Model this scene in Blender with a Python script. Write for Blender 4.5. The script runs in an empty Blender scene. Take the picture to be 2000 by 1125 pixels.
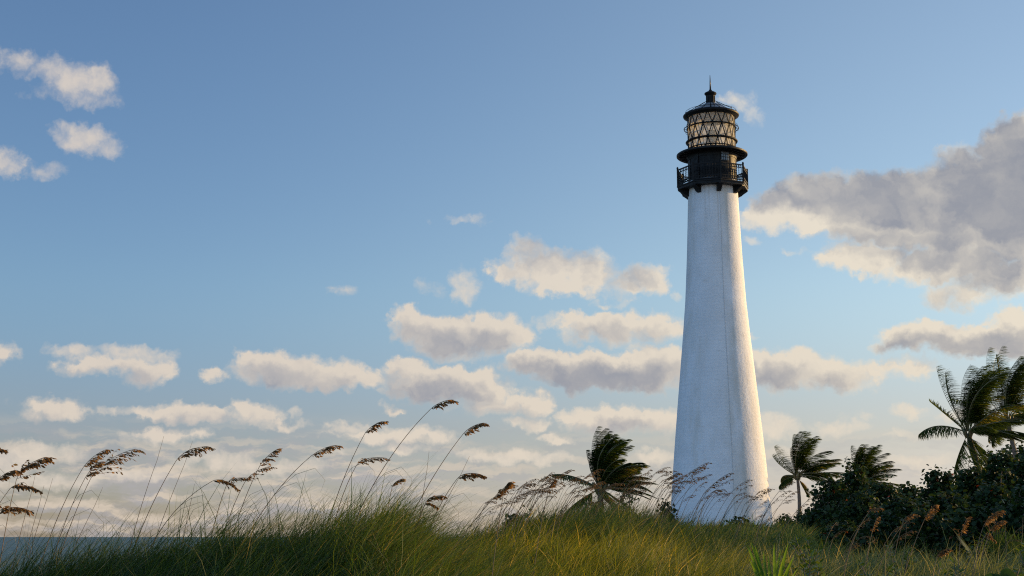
import bpy, bmesh, math, random
import numpy as np
from mathutils import Vector, Matrix

scene = bpy.context.scene
COL = scene.collection
R = math.radians

# ------------------------------------------------------------------ camera
CAM_Z = 1.7
PITCH = R(9.93)
F = 2777.8                      # focal length in pixels of the 2000 px wide photograph (50 mm on 36 mm)
cam_d = bpy.data.cameras.new("camera")
cam_d.lens = 50.0
cam_d.sensor_width = 36.0
cam_d.clip_start = 0.05
cam_d.clip_end = 90000.0
cam = bpy.data.objects.new("camera", cam_d)
cam.location = (0, 0, CAM_Z)
cam.rotation_euler = (math.pi / 2 + PITCH, 0, 0)
COL.objects.link(cam)
scene.camera = cam

# ------------------------------------------------------------------ sun, sky, exposure
SUN_AZ = R(66.0)                # clockwise from the viewing direction
SUN_EL = R(9.0)
SUN_DIR = Vector((math.sin(SUN_AZ) * math.cos(SUN_EL), math.cos(SUN_AZ) * math.cos(SUN_EL), math.sin(SUN_EL)))
sun_d = bpy.data.lights.new("sun", 'SUN')
sun_d.energy = 4.4
sun_d.angle = R(0.6)
sun_d.color = (1.0, 0.63, 0.24)
sun = bpy.data.objects.new("sun", sun_d)
sun.rotation_euler = (-SUN_DIR).to_track_quat('-Z', 'Y').to_euler()
sun.location = (60, 40, 40)
COL.objects.link(sun)

scene.view_settings.view_transform = 'Standard'
scene.view_settings.look = 'None'
scene.view_settings.exposure = 0.44
scene.view_settings.gamma = 1.0
try:
    scene.cycles.use_denoising = False
    scene.cycles.max_bounces = 7
    scene.cycles.diffuse_bounces = 3
    scene.cycles.transparent_max_bounces = 12
    scene.cycles.use_adaptive_sampling = True
    scene.cycles.pixel_filter_type = 'BLACKMAN_HARRIS'
    scene.cycles.filter_width = 1.15
except Exception:
    pass


def ray(px, py):
    x = (px - 1000.0) / F
    y = (562.5 - py) / F
    c, s = math.cos(PITCH), math.sin(PITCH)
    return Vector((x, c - y * s, s + y * c))


def P(px, py, Y):
    """world point seen at photo pixel (px, py), Y metres ahead of the camera"""
    d = ray(px, py)
    t = Y / d.y
    return Vector((d.x * t, Y, CAM_Z + d.z * t))


def azel(px, py):
    d = ray(px, py).normalized()
    return math.degrees(math.atan2(d.x, d.y)), math.degrees(math.asin(d.z))


DEG_PX = math.degrees(1.0 / F)

# cumulus field: (px, py, half width, half height, thickness), all as directions on the sky
CLOUDS = [
    # high at the left
    (36, 114, 28, 22, .70), (95, 132, 56, 22, .62), (150, 160, 60, 36, .92), (190, 150, 30, 34, .85), (165, 194, 52, 18, .66), (70, 178, 28, 14, .30),
    (165, 272, 50, 27, .92), (205, 292, 28, 15, .58), (120, 266, 22, 16, .40), (10, 312, 28, 22, .74), (88, 331, 42, 11, .28),
    (1442, 203, 30, 20, .60), (1468, 220, 20, 30, .42), (1412, 200, 16, 12, .4), (915, 432, 45, 9, .36), (670, 568, 28, 12, .38), (830, 562, 30, 14, .28),
    (912, 562, 28, 32, .72),
    # middle bank
    (1028, 487, 34, 26, .95), (975, 526, 30, 24, .9), (1070, 528, 90, 40, 1.3), (1150, 528, 60, 38, 1.2), (1250, 549, 56, 32, 1.2), (1110, 566, 84, 18, .9),
    (1222, 590, 20, 10, .5), (1175, 589, 25, 8, .45), (1322, 580, 14, 8, .5),
    (812, 638, 52, 36, 1.5), (872, 652, 82, 40, 1.75), (955, 656, 84, 40, 1.5), (905, 686, 74, 18, .9), (1005, 662, 38, 26, 1.0),
    (1105, 622, 62, 16, .9), (1190, 637, 96, 30, 1.3), (1290, 640, 60, 26, 1.15),
    (1062, 712, 72, 28, 1.8), (1160, 722, 130, 38, 2.2), (1270, 718, 100, 40, 2.0), (1390, 722, 100, 40, 1.8), (1520, 726, 100, 38, 1.6), (1620, 736, 90, 30, 1.4),
    (1695, 732, 60, 24, 1.0), (1775, 722, 60, 18, .7), (1240, 676, 30, 11, .6), (1450, 661, 22, 10, .55), (1090, 690, 60, 10, .9),
    (525, 706, 66, 24, 1.5), (572, 722, 112, 32, 1.8), (660, 736, 80, 24, 1.6), (705, 746, 50, 16, 1.1), (415, 731, 20, 12, .75),
    (795, 724, 46, 22, 1.3), (850, 745, 100, 34, 1.8), (922, 754, 74, 34, 1.5), (772, 766, 34, 12, .75),
    (978, 786, 90, 24, 1.1), (1042, 790, 42, 24, 1.1), (1030, 826, 40, 14, .85),
    (1130, 810, 50, 18, 1.0), (1220, 820, 108, 26, 1.35), (1290, 830, 60, 24, 1.1), (1510, 826, 50, 24, .95), (1552, 830, 24, 14, .5),
    (680, 832, 40, 11, .8), (770, 846, 110, 16, 1.05), (842, 851, 50, 15, .8), (766, 798, 22, 8, .6),
    (290, 801, 60, 12, .9), (380, 808, 90, 19, 1.4), (490, 806, 54, 24, 1.15), (540, 826, 66, 10, .8), (578, 804, 12, 13, .6),
    (98, 796, 62, 22, 1.1), (142, 811, 40, 12, .75), (218, 806, 22, 9, .65), (138, 688, 44, 13, .7), (200, 714, 72, 20, 1.1), (288, 722, 52, 28, 1.2), (262, 690, 70, 15, .75),
    (8, 690, 36, 26, 1.1), (320, 851, 70, 15, .95), (75, 887, 72, 17, .9), (15, 905, 60, 16, .7), (430, 906, 84, 21, .95), (1005, 893, 112, 13, 1.0),
    (905, 884, 34, 8, .6), (1098, 855, 34, 10, .65), (1063, 853, 26, 7, .5), (790, 876, 45, 13, .85), (1280, 896, 50, 14, .8), (560, 914, 64, 17, .8),
    (250, 930, 110, 15, .8), (110, 940, 110, 18, .75), (640, 880, 30, 6, .4),
    # the large grey one at the right
    (1535, 412, 72, 38, 1.8), (1475, 430, 34, 18, 1.1), (1620, 396, 120, 56, 2.4), (1760, 410, 140, 74, 2.7), (1900, 405, 150, 92, 2.9), (1985, 320, 78, 80, 2.5),
    (2060, 400, 150, 130, 2.9), (1880, 308, 50, 28, 1.35), (1990, 245, 50, 30, 1.8), (1473, 468, 22, 12, .65), (1700, 505, 104, 28, 1.5), (1850, 515, 130, 36, 1.8),
    (1965, 540, 90, 44, 1.5), (1872, 572, 68, 28, 1.2), (1560, 490, 30, 8, .4),
    (1790, 660, 72, 30, 1.7), (1880, 665, 100, 32, 1.9), (1985, 655, 80, 40, 2.0), (1725, 682, 28, 16, .95),
    (1765, 800, 40, 11, .75), (1645, 836, 44, 14, .75), (1682, 814, 20, 8, .45), (1770, 848, 34, 9, .6), (1840, 806, 26, 14, .6), (1810, 900, 64, 13, .7),
    (1530, 880, 40, 12, .5),
    # outside the frame
    (-160, 700, 110, 34, 1.6), (-220, 850, 140, 26, 1.2), (-260, 330, 90, 50, 1.3), (2280, 560, 120, 50, 2.0), (2300, 780, 160, 30, 1.4), (2250, 150, 120, 50, 1.8),
    (600, -160, 130, 50, 1.4), (1300, -220, 160, 60, 1.7),
]


def build_world():
    w = bpy.data.worlds.new("World")
    scene.world = w
    w.use_nodes = True
    try:
        w.cycles.sampling_method = 'MANUAL'
        w.cycles.sample_map_resolution = 512
    except Exception:
        pass
    nt = w.node_tree
    nt.nodes.clear()
    N, L = nt.nodes.new, nt.links.new

    def put(sock, v):
        if isinstance(v, bpy.types.NodeSocket):
            L(v, sock)
        else:
            sock.default_value = v

    def m(op, a, b=None, c=None, clamp=False):
        n = N("ShaderNodeMath")
        n.operation = op
        n.use_clamp = clamp
        put(n.inputs[0], a)
        if b is not None:
            put(n.inputs[1], b)
        if c is not None:
            put(n.inputs[2], c)
        return n.outputs[0]

    def vm(op, a, b=None):
        n = N("ShaderNodeVectorMath")
        n.operation = op
        put(n.inputs[0], a)
        if b is not None:
            put(n.inputs[1], b)
        return n.outputs[1] if op in ('DOT_PRODUCT', 'LENGTH') else n.outputs[0]

    def ramp(x, a, b, lo=0.0, hi=1.0):
        n = N("ShaderNodeMapRange")
        n.interpolation_type = 'SMOOTHSTEP'
        put(n.inputs[0], x)
        n.inputs[1].default_value, n.inputs[2].default_value = a, b
        n.inputs[3].default_value, n.inputs[4].default_value = lo, hi
        return n.outputs[0]

    def noise(vec, scale, detail, rough, dist=0.0, color=False):
        n = N("ShaderNodeTexNoise")
        n.inputs['Scale'].default_value = scale
        n.inputs['Detail'].default_value = detail
        n.inputs['Roughness'].default_value = rough
        n.inputs['Distortion'].default_value = dist
        L(vec, n.inputs['Vector'])
        return n.outputs['Color' if color else 'Fac']

    def mix(f, a, b):
        n = N("ShaderNodeMix")
        n.data_type = 'RGBA'
        put(n.inputs[0], f)
        put(n.inputs[6], a)
        put(n.inputs[7], b)
        return n.outputs[2]

    def vec(x, y, z):
        n = N("ShaderNodeCombineXYZ")
        put(n.inputs[0], x), put(n.inputs[1], y), put(n.inputs[2], z)
        return n.outputs[0]

    tc = N("ShaderNodeTexCoord")
    sep = N("ShaderNodeSeparateXYZ")
    L(tc.outputs['Generated'], sep.inputs[0])
    az = m('MULTIPLY', m('ARCTAN2', sep.outputs[0], sep.outputs[1]), 57.29578)
    el = m('MULTIPLY', m('ARCSINE', sep.outputs[2]), 57.29578)
    p0 = vec(az, el, 0.0)

    # domain warp: billows
    wn = noise(p0, 0.55, 5.0, 0.62, 0.0, True)
    wv = vm('MULTIPLY', vm('SUBTRACT', wn, (0.5, 0.5, 0.5)), (2.3, 1.4, 0.0))
    wn2 = noise(p0, 2.0, 6.0, 0.52, 0.0, True)
    wv2 = vm('MULTIPLY', vm('SUBTRACT', wn2, (0.5, 0.5, 0.5)), (0.60, 0.60, 0.0))
    p1 = vm('ADD', vm('ADD', p0, wv), wv2)

    def field(p, blobs, k=0.35):
        acc = None
        for i, (px, py, rx, ry, t) in enumerate(blobs):
            a, e = azel(px, py)
            if i and i % 6 == 0:            # a negligible term that keeps the node order serial
                ch = N("ShaderNodeVectorMath")
                ch.operation = 'MULTIPLY_ADD'
                L(acc, ch.inputs[0])
                ch.inputs[1].default_value = (1e-9, 1e-9, 0)
                L(p, ch.inputs[2])
                p = ch.outputs[0]
            ix, iy = 1.0 / (rx * DEG_PX * 1.18), 1.0 / (ry * DEG_PX * 1.18)
            mp = N("ShaderNodeVectorMath")
            mp.operation = 'MULTIPLY_ADD'
            L(p, mp.inputs[0])
            mp.inputs[1].default_value = (ix, iy, 0)
            mp.inputs[2].default_value = (-a * ix, -e * iy, 0)
            d = vm('DOT_PRODUCT', mp.outputs[0], mp.outputs[0])
            v = m('MULTIPLY_ADD', d, -t, t)
            acc = v if acc is None else m('SMOOTH_MAX', acc, v, k)
        return acc

    # drifting low bank near the horizon, stretched sideways
    pw = vm('ADD', p0, vm('MULTIPLY', wv2, (1.3, 0.8, 0)))
    bn = noise(vm('MULTIPLY', pw, (0.30, 1.45, 1.0)), 1.0, 7.0, 0.58)
    bn_up = noise(vm('MULTIPLY', vm('ADD', pw, (0.25, 0.28, 0)), (0.30, 1.45, 1.0)), 1.0, 5.0, 0.55)
    left = ramp(az, -10.0, 8.0, 1.0, 0.45)
    band = m('MULTIPLY', m('MULTIPLY', ramp(el, 5.0, 2.6), ramp(el, -1.5, -0.5)), left)
    bank_a = m('MULTIPLY', ramp(bn, 0.36, 0.62), band)
    bank_s = ramp(m('SUBTRACT', bn_up, m('MULTIPLY', m('SUBTRACT', bn, bn_up), 1.2)), 0.33, 0.60)
    # sparse scraps over the lower half of the sky
    ps = vm('MULTIPLY', vm('ADD', p1, (31.0, 7.0, 0.0)), (0.30, 0.62, 1.0))
    sn = noise(ps, 1.0, 7.0, 0.6)
    scraps = m('MULTIPLY', m('SUBTRACT', sn, 0.62), m('MULTIPLY', ramp(el, 9.5, 4.0), 2.2))

    T = field(p1, CLOUDS)
    fine = noise(vm('ADD', p0, wv2), 2.0, 7.0, 0.54)
    fine2 = noise(p1, 0.9, 5.0, 0.55)
    grain = m('ADD', m('MULTIPLY', m('SUBTRACT', fine, 0.5), 0.8), m('MULTIPLY', m('SUBTRACT', fine2, 0.5), 1.0))
    vo = N("ShaderNodeTexVoronoi")
    vo.feature = 'SMOOTH_F1'
    vo.voronoi_dimensions = '2D'
    vo.normalize = True
    L(vm('ADD', p0, vm('MULTIPLY', wv2, (0.8, 0.8, 0))), vo.inputs['Vector'])
    for k_, v_ in {'Scale': 1.15, 'Detail': 3.0, 'Roughness': 0.55, 'Lacunarity': 2.1, 'Smoothness': 0.35}.items():
        vo.inputs[k_].default_value = v_
    billow = m('SUBTRACT', 0.42, vo.outputs['Distance'])
    grain = m('ADD', grain, m('MULTIPLY', billow, 1.1))
    T = m('ADD', T, grain)
    T = m('MAXIMUM', T, scraps)
    # how much cloud lies between this point and the sun (towards the upper right)
    lift = ramp(el, 8.3, 11.5, 0.40, -0.75)
    p2 = vm('ADD', vm('ADD', p1, vec(0.45, lift, 0.0)), vm('MULTIPLY', vec(T, T, 0.0), (1e-9, 1e-9, 0.0)))
    T2 = field(p2, [b for b in CLOUDS if b[4] >= 1.05])
    # edges that face the sun are crisp, the others fade out
    crisp = m('MULTIPLY', ramp(m('SUBTRACT', T, m('MAXIMUM', T2, -0.2)), 0.0, 1.1), ramp(T2, -1.4, 0.0))
    al = N("ShaderNodeMapRange")
    al.interpolation_type = 'SMOOTHSTEP'
    L(T, al.inputs[0])
    al.inputs[1].default_value = -0.08
    L(m('MULTIPLY_ADD', crisp, -0.60, 1.38), al.inputs[2])
    alpha = al.outputs[0]
    thick = m('ADD', m('ADD', m('MULTIPLY', T, 0.22), m('MULTIPLY', T2, 0.95)), m('MULTIPLY', grain, ramp(T, 0.8, 2.0, 0.35, 0.1)))
    shade = m('MULTIPLY', ramp(thick, 0.1, 2.3), ramp(noise(p1, 0.28, 2.5, 0.5), 0.25, 0.7, 1.15, 0.75))
    soft = noise(p1, 0.8, 4.0, 0.55)
    relief = m('MULTIPLY', m('SUBTRACT', soft, noise(vm('ADD', p1, (-0.3, -0.35, 0)), 0.8, 4.0, 0.55)), -1.0)
    relief = m('MULTIPLY', relief, ramp(T, 0.8, 2.0, 1.0, 0.3))
    shade = m('POWER', m('ADD', m('ADD', shade, relief), m('MULTIPLY', billow, ramp(T, 0.8, 2.0, -0.5, -0.12)), clamp=True), 1.1)

    # cloud light: warm towards the sun and the horizon, cool greys on the shaded side
    warm = ramp(az, -18.0, 24.0)
    low = ramp(el, 16.0, 2.0)
    lit = mix(warm, CL[0], CL[1])
    lit = mix(m('MULTIPLY', low, 0.6), lit, CL[2])
    grey = mix(warm, CL[3], CL[4])
    grey = mix(m('MULTIPLY', low, 0.45), grey, CL[5])
    grey = mix(ramp(soft, 0.34, 0.72, 0.0, 0.16), grey, lit)
    cloud = mix(shade, lit, grey)
    def radiance(c):
        n = N("ShaderNodeVectorMath")
        n.operation = 'SCALE'
        L(c, n.inputs[0])
        n.inputs['Scale'].default_value = CLOUD_GAIN / SKY_STRENGTH
        return n.outputs[0]
    bank_c = mix(bank_s, CL[6], CL[7])

    sky = N("ShaderNodeTexSky")
    sky.sky_type = 'NISHITA'
    sky.sun_disc = False
    sky.sun_elevation = SUN_EL
    sky.sun_rotation = SUN_AZ
    sky.altitude = 5.0
    sky.air_density = SKY_AIR
    sky.dust_density = SKY_DUST
    sky.ozone_density = SKY_OZONE
    tint_low = mix(ramp(az, -20.0, 16.0), SKY_LOW_L + (1.0,), SKY_LOW_R + (1.0,))
    tint_high = mix(ramp(az, -20.0, 20.0), SKY_HIGH_L + (1.0,), SKY_HIGH_R + (1.0,))
    tint = mix(ramp(el, 10.5, 3.0), tint_high, tint_low)
    tint = mix(ramp(el, 4.2, 0.5), tint, mix(ramp(az, -20.0, 16.0), SKY_HORIZON_L + (1.0,), SKY_HORIZON_R + (1.0,)))
    # sky behind the viewer, brightened as added fill for the tower's shaded side
    back_fill = ramp(sep.outputs[1], 0.55, -0.35, 1.0, SKY_BACK_FILL)
    air = vm('MULTIPLY', vm('MULTIPLY', sky.outputs[0], tint), vec(back_fill, back_fill, back_fill))
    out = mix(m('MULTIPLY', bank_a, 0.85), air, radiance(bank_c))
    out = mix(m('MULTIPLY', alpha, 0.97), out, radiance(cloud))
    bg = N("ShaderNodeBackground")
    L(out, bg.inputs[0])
    bg.inputs[1].default_value = SKY_STRENGTH
    wo = N("ShaderNodeOutputWorld")
    L(bg.outputs[0], wo.inputs[0])


def srgb(r, g, b):
    f = lambda c: (c / 255.0 / 12.92) if c <= 10 else ((c / 255.0 + 0.055) / 1.055) ** 2.4
    return (f(r), f(g), f(b), 1.0)


SKY_STRENGTH, SKY_AIR, SKY_DUST, SKY_OZONE = 0.095, 1.0, 0.4, 1.5
SKY_HIGH_L, SKY_HIGH_R = (0.90, 1.07, 1.38), (1.36, 1.34, 1.42)
SKY_LOW_L, SKY_LOW_R = (0.76, 0.78, 1.16), (0.97, 0.86, 1.08)
SKY_HORIZON_L, SKY_HORIZON_R = (0.74, 0.78, 1.25), (0.88, 0.92, 1.6)
SKY_BACK_FILL, CLOUD_GAIN = 1.6, 0.735
# cloud radiance: lit left, lit right, lit low, grey left, grey right, grey low, bank lit, bank grey
CL = [srgb(212, 203, 195), srgb(238, 228, 209), srgb(226, 212, 193), srgb(146, 154, 170), srgb(148, 151, 161), srgb(168, 165, 167), srgb(216, 201, 184), srgb(174, 171, 174)]
build_world()

# ------------------------------------------------------------------ helpers
def link(o):
    COL.objects.link(o)
    return o


def tag(o, label, cat, group=None):
    o["label"], o["category"] = label, cat
    if group:
        o["group"] = group
    return o


def thing(name, label, cat, loc=(0, 0, 0), group=None):
    o = link(bpy.data.objects.new(name, None))
    o.location = loc
    o.empty_display_size = 0.2
    return tag(o, label, cat, group)


def mesh_obj(name, bm, mats, parent=None, smooth=False, sharp=None):
    me = bpy.data.meshes.new(name)
    bm.normal_update()
    bm.to_mesh(me)
    bm.free()
    for mt in (mats if isinstance(mats, (list, tuple)) else [mats]):
        me.materials.append(mt)
    if smooth:
        me.polygons.foreach_set("use_smooth", [True] * len(me.polygons))
        if sharp is not None:
            me.set_sharp_from_angle(angle=R(sharp))
    o = link(bpy.data.objects.new(name, me))
    if parent is not None:
        o.parent = parent
    return o


def array_obj(name, verts, faces, mats, parent=None, smooth=False, mat_index=None, attrs=None):
    """mesh from numpy arrays; faces: list of (n, k) integer arrays"""
    me = bpy.data.meshes.new(name)
    verts = np.asarray(verts, np.float32)
    faces = [np.asarray(f, np.int32) for f in faces if len(f)]
    me.vertices.add(len(verts))
    me.vertices.foreach_set("co", verts.ravel())
    loops = np.concatenate([f.ravel() for f in faces])
    tot = np.concatenate([np.full(len(f), f.shape[1], np.int32) for f in faces])
    me.loops.add(len(loops))
    me.loops.foreach_set("vertex_index", loops)
    me.polygons.add(len(tot))
    start = np.concatenate([[0], np.cumsum(tot)[:-1]]).astype(np.int32)
    me.polygons.foreach_set("loop_start", start)
    me.polygons.foreach_set("loop_total", tot)
    if mat_index is not None:
        me.polygons.foreach_set("material_index", np.asarray(mat_index, np.int32))
    if smooth:
        me.polygons.foreach_set("use_smooth", np.ones(len(tot), bool))
    for k, v in (attrs or {}).items():
        at = me.attributes.new(k, 'FLOAT', 'POINT')
        at.data.foreach_set("value", np.asarray(v, np.float32))
    for mt in (mats if isinstance(mats, (list, tuple)) else [mats]):
        me.materials.append(mt)
    me.update(calc_edges=True)
    me.validate()
    o = link(bpy.data.objects.new(name, me))
    if parent is not None:
        o.parent = parent
    return o


def lathe(bm, prof, seg=64, cx=0.0, cy=0.0, closed=False):
    """surface of revolution; prof: list of (radius, z)"""
    rings = []
    for r, z in prof:
        if r < 1e-5:
            rings.append([bm.verts.new((cx, cy, z))])
        else:
            rings.append([bm.verts.new((cx + r * math.cos(2 * math.pi * i / seg), cy + r * math.sin(2 * math.pi * i / seg), z)) for i in range(seg)])
    pairs = list(zip(rings, rings[1:]))
    if closed:
        pairs.append((rings[-1], rings[0]))
    for a, b in pairs:
        for i in range(seg):
            j = (i + 1) % seg
            if len(a) == 1 and len(b) > 1:
                bm.faces.new((a[0], b[j], b[i]))
            elif len(b) == 1 and len(a) > 1:
                bm.faces.new((a[i], a[j], b[0]))
            elif len(a) > 1:
                bm.faces.new((a[i], a[j], b[j], b[i]))


def bar(bm, p, q, w, h=None, up=(0, 0, 1)):
    """square bar from p to q"""
    p, q = Vector(p), Vector(q)
    h = w if h is None else h
    d = (q - p).normalized()
    s = d.cross(Vector(up))
    if s.length < 1e-4:
        s = d.cross(Vector((1, 0, 0)))
    s.normalize()
    u = s.cross(d)
    vs = []
    for c in (p, q):
        for a, b in ((-1, -1), (1, -1), (1, 1), (-1, 1)):
            vs.append(bm.verts.new(c + s * a * w / 2 + u * b * h / 2))
    for f in ((0, 3, 2, 1), (4, 5, 6, 7), (0, 1, 5, 4), (1, 2, 6, 5), (2, 3, 7, 6), (3, 0, 4, 7)):
        bm.faces.new([vs[i] for i in f])


def tube(bm, pts, rad, seg=8, cap=True):
    """tapered tube along points; rad: number or list"""
    pts = [Vector(p) for p in pts]
    n = len(pts)
    rad = rad if isinstance(rad, (list, tuple)) else [rad] * n
    rings, s = [], None
    for i, p in enumerate(pts):
        d = (pts[min(i + 1, n - 1)] - pts[max(i - 1, 0)]).normalized()
        if s is None:
            s = d.cross(Vector((0.13, 0.31, 0.94)))
        s = (s - d * s.dot(d)).normalized()
        u = d.cross(s)
        rings.append([bm.verts.new(p + (s * math.cos(2 * math.pi * k / seg) + u * math.sin(2 * math.pi * k / seg)) * rad[i]) for k in range(seg)])
    for a, b in zip(rings, rings[1:]):
        for k in range(seg):
            j = (k + 1) % seg
            bm.faces.new((a[k], a[j], b[j], b[k]))
    if cap:
        bm.faces.new(list(reversed(rings[0])))
        bm.faces.new(rings[-1])


def torus(bm, r, z, t, seg=64, k=6, sx=1.0, sz=1.0):
    lathe(bm, [(r + t * sx * math.cos(2 * math.pi * i / k), z + t * sz * math.sin(2 * math.pi * i / k)) for i in range(k)], seg, closed=True)


# ------------------------------------------------------------------ materials
class Mat:
    """small wrapper round a node tree"""

    def __init__(self, name):
        self.m = bpy.data.materials.new(name)
        self.m.use_nodes = True
        self.nt = self.m.node_tree
        self.nt.nodes.clear()
        self.out = self.n("ShaderNodeOutputMaterial")

    def n(self, t, **kw):
        x = self.nt.nodes.new(t)
        for k, v in kw.items():
            if k[0] == 'i' and k[1:].isdigit():
                self.put(x.inputs[int(k[1:])], v)
            elif k in x.inputs:
                self.put(x.inputs[k], v)
            else:
                setattr(x, k, v)
        return x

    def put(self, s, v):
        if isinstance(v, bpy.types.NodeSocket):
            self.nt.links.new(v, s)
        elif isinstance(v, bpy.types.Node):
            self.nt.links.new(v.outputs[0], s)
        else:
            s.default_value = v

    def math(self, op, a, b=0.0, clamp=False):
        x = self.n("ShaderNodeMath", operation=op, use_clamp=clamp)
        self.put(x.inputs[0], a)
        self.put(x.inputs[1], b)
        return x.outputs[0]

    def noise(self, vec, scale, detail=4.0, rough=0.55, color=False):
        x = self.n("ShaderNodeTexNoise", Vector=vec, Scale=scale, Detail=detail, Roughness=rough)
        return x.outputs['Color' if color else 'Fac']

    def ramp(self, x, a, b, lo=0.0, hi=1.0):
        y = self.n("ShaderNodeMapRange", i0=x, i1=a, i2=b, i3=lo, i4=hi)
        return y.outputs[0]

    def mix(self, f, a, b, blend='MIX'):
        x = self.n("ShaderNodeMix", data_type='RGBA', blend_type=blend)
        self.put(x.inputs[0], f)
        self.put(x.inputs[6], a)
        self.put(x.inputs[7], b)
        return x.outputs[2]

    def pos(self):
        return self.n("ShaderNodeTexCoord").outputs['Object']

    def done(self, shader):
        self.put(self.out.inputs[0], shader)
        return self.m


def rgb(r, g, b):
    return (r, g, b, 1.0)


def m_iron():
    m = Mat("black_iron")
    p = m.pos()
    c = m.mix(m.ramp(m.noise(p, 3.0, 6.0), 0.35, 0.7), rgb(.005, .006, .007), rgb(.012, .012, .012))
    c = m.mix(m.ramp(m.noise(p, 9.0, 5.0), 0.62, 0.75), c, rgb(.020, .014, .010))
    b = m.n("ShaderNodeBump", Strength=0.25, Distance=0.02, Height=m.noise(p, 14.0, 4.0))
    return m.done(m.n("ShaderNodeBsdfPrincipled", **{"Base Color": c, "Roughness": m.ramp(m.noise(p, 5.0), .3, .7, .42, .65), "Specular IOR Level": .2, "Normal": b}))


def m_brick():
    """whitewashed brick: courses, worn paint, rust and damp stains"""
    m = Mat("white_painted_brick")
    p = m.pos()
    sp = m.n("ShaderNodeSeparateXYZ", i0=p)
    ang = m.math('ARCTAN2', sp.outputs[1], sp.outputs[0])
    uv = m.n("ShaderNodeCombineXYZ", i0=m.math('MULTIPLY', ang, 2.6), i1=sp.outputs[2], i2=0.0)
    br = m.n("ShaderNodeTexBrick", Vector=uv, Scale=1.0)
    br.offset = 0.5
    for k, v in {"Color1": rgb(1, 1, 1), "Color2": rgb(.6, .6, .6), "Mortar": rgb(0, 0, 0), "Mortar Size": 0.012, "Mortar Smooth": 0.5, "Brick Width": 0.26, "Row Height": 0.095}.items():
        br.inputs[k].default_value = v
    wav = m.n("ShaderNodeTexWave", Vector=p, Scale=1.27, Distortion=1.2, Detail=3.0)
    wav.wave_type, wav.bands_direction = 'BANDS', 'Z'
    wav.inputs['Detail Scale'].default_value = 2.0
    tall = m.n("ShaderNodeVectorMath", operation='MULTIPLY', i0=p, i1=(1.0, 1.0, 0.22)).outputs[0]
    flat = m.n("ShaderNodeVectorMath", operation='MULTIPLY', i0=p, i1=(1.0, 1.0, 3.0)).outputs[0]
    base = m.mix(m.ramp(m.noise(p, 0.7, 6.0), .35, .7), rgb(.80, .815, .83), rgb(.71, .725, .735))
    base = m.mix(m.ramp(m.noise(tall, 0.9, 7.0, .62), .52, .76), base, rgb(.64, .62, .57))
    base = m.mix(m.ramp(m.noise(flat, 1.6, 7.0, .65), .58, .78), base, rgb(.62, .60, .56))
    # rust runs below the gallery brackets
    run = m.n("ShaderNodeCombineXYZ", i0=m.math('MULTIPLY', ang, 9.0), i1=m.math('MULTIPLY', sp.outputs[2], .12), i2=0.0)
    rust = m.math('MULTIPLY', m.ramp(m.noise(run, 1.0, 5.0, .6), .52, .72), m.ramp(sp.outputs[2], 17.5, 22.3))
    base = m.mix(m.math('MULTIPLY', rust, .6), base, rgb(.42, .33, .24))
    patch = m.noise(p, .28, 5.0, .6)
    base = m.mix(m.math('MULTIPLY', m.ramp(patch, .5, .68), .3), base, rgb(.64, .63, .60))
    # band of damp beside the conductor
    band = m.math('MULTIPLY', m.ramp(m.math('ABSOLUTE', m.math('SUBTRACT', ang, -1.18)), .0, .26, 1.0, .0), m.ramp(m.noise(tall, 1.4, 6.0), .35, .62))
    base = m.mix(m.math('MULTIPLY', band, 0.75), base, rgb(.50, .47, .40))
    base = m.mix(m.math('MULTIPLY', m.ramp(wav.outputs[0], .30, .0), 0.10), base, rgb(.50, .50, .49))
    base = m.mix(m.math('MULTIPLY', m.ramp(br.outputs[0], .5, .0), 0.07), base, rgb(.50, .49, .47))
    h = m.math('ADD', m.math('MULTIPLY', br.outputs[0], 0.12), m.math('MULTIPLY', m.noise(p, 5.5, 8.0, .62), 1.6))
    h = m.math('ADD', h, m.math('MULTIPLY', m.noise(p, 1.8, 3.0), 1.2))
    b = m.n("ShaderNodeBump", Strength=0.42, Distance=0.04, Height=h)
    return m.done(m.n("ShaderNodeBsdfPrincipled", **{"Base Color": base, "Roughness": 0.9, "Specular IOR Level": .15, "Normal": b}))


def m_glass(salt=0.55, name="salted_glass"):
    """old lantern glass: clear where clean, milky with salt elsewhere"""
    m = Mat(name)
    p = m.pos()
    f = m.ramp(m.noise(p, 1.3, 6.0, .6), .3, .75, max(0, salt - .22), min(1, salt + .22))
    milk = m.n("ShaderNodeMixShader", i0=0.68, i1=m.n("ShaderNodeBsdfDiffuse", Color=rgb(.86, .81, .70)), i2=m.n("ShaderNodeBsdfTranslucent", Color=rgb(.95, .86, .68)))
    clear = m.n("ShaderNodeMixShader", i0=m.n("ShaderNodeFresnel", IOR=1.5).outputs[0], i1=m.n("ShaderNodeBsdfTransparent", Color=rgb(.93, .95, .93)),
                i2=m.n("ShaderNodeBsdfGlossy", Roughness=0.04))
    return m.done(m.n("ShaderNodeMixShader", i0=f, i1=clear, i2=milk))


def m_plain(name, col, rough=0.6, metal=0.0, var=0.25, scale=4.0, bump=0.1):
    m = Mat(name)
    p = m.pos()
    dark = rgb(*[c * (1 - var) for c in col])
    c = m.mix(m.ramp(m.noise(p, scale, 6.0), .3, .7), dark, rgb(*col))
    b = m.n("ShaderNodeBump", Strength=bump, Distance=0.02, Height=m.noise(p, scale * 4, 4.0))
    return m.done(m.n("ShaderNodeBsdfPrincipled", **{"Base Color": c, "Roughness": rough, "Metallic": metal, "Normal": b}))


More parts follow.
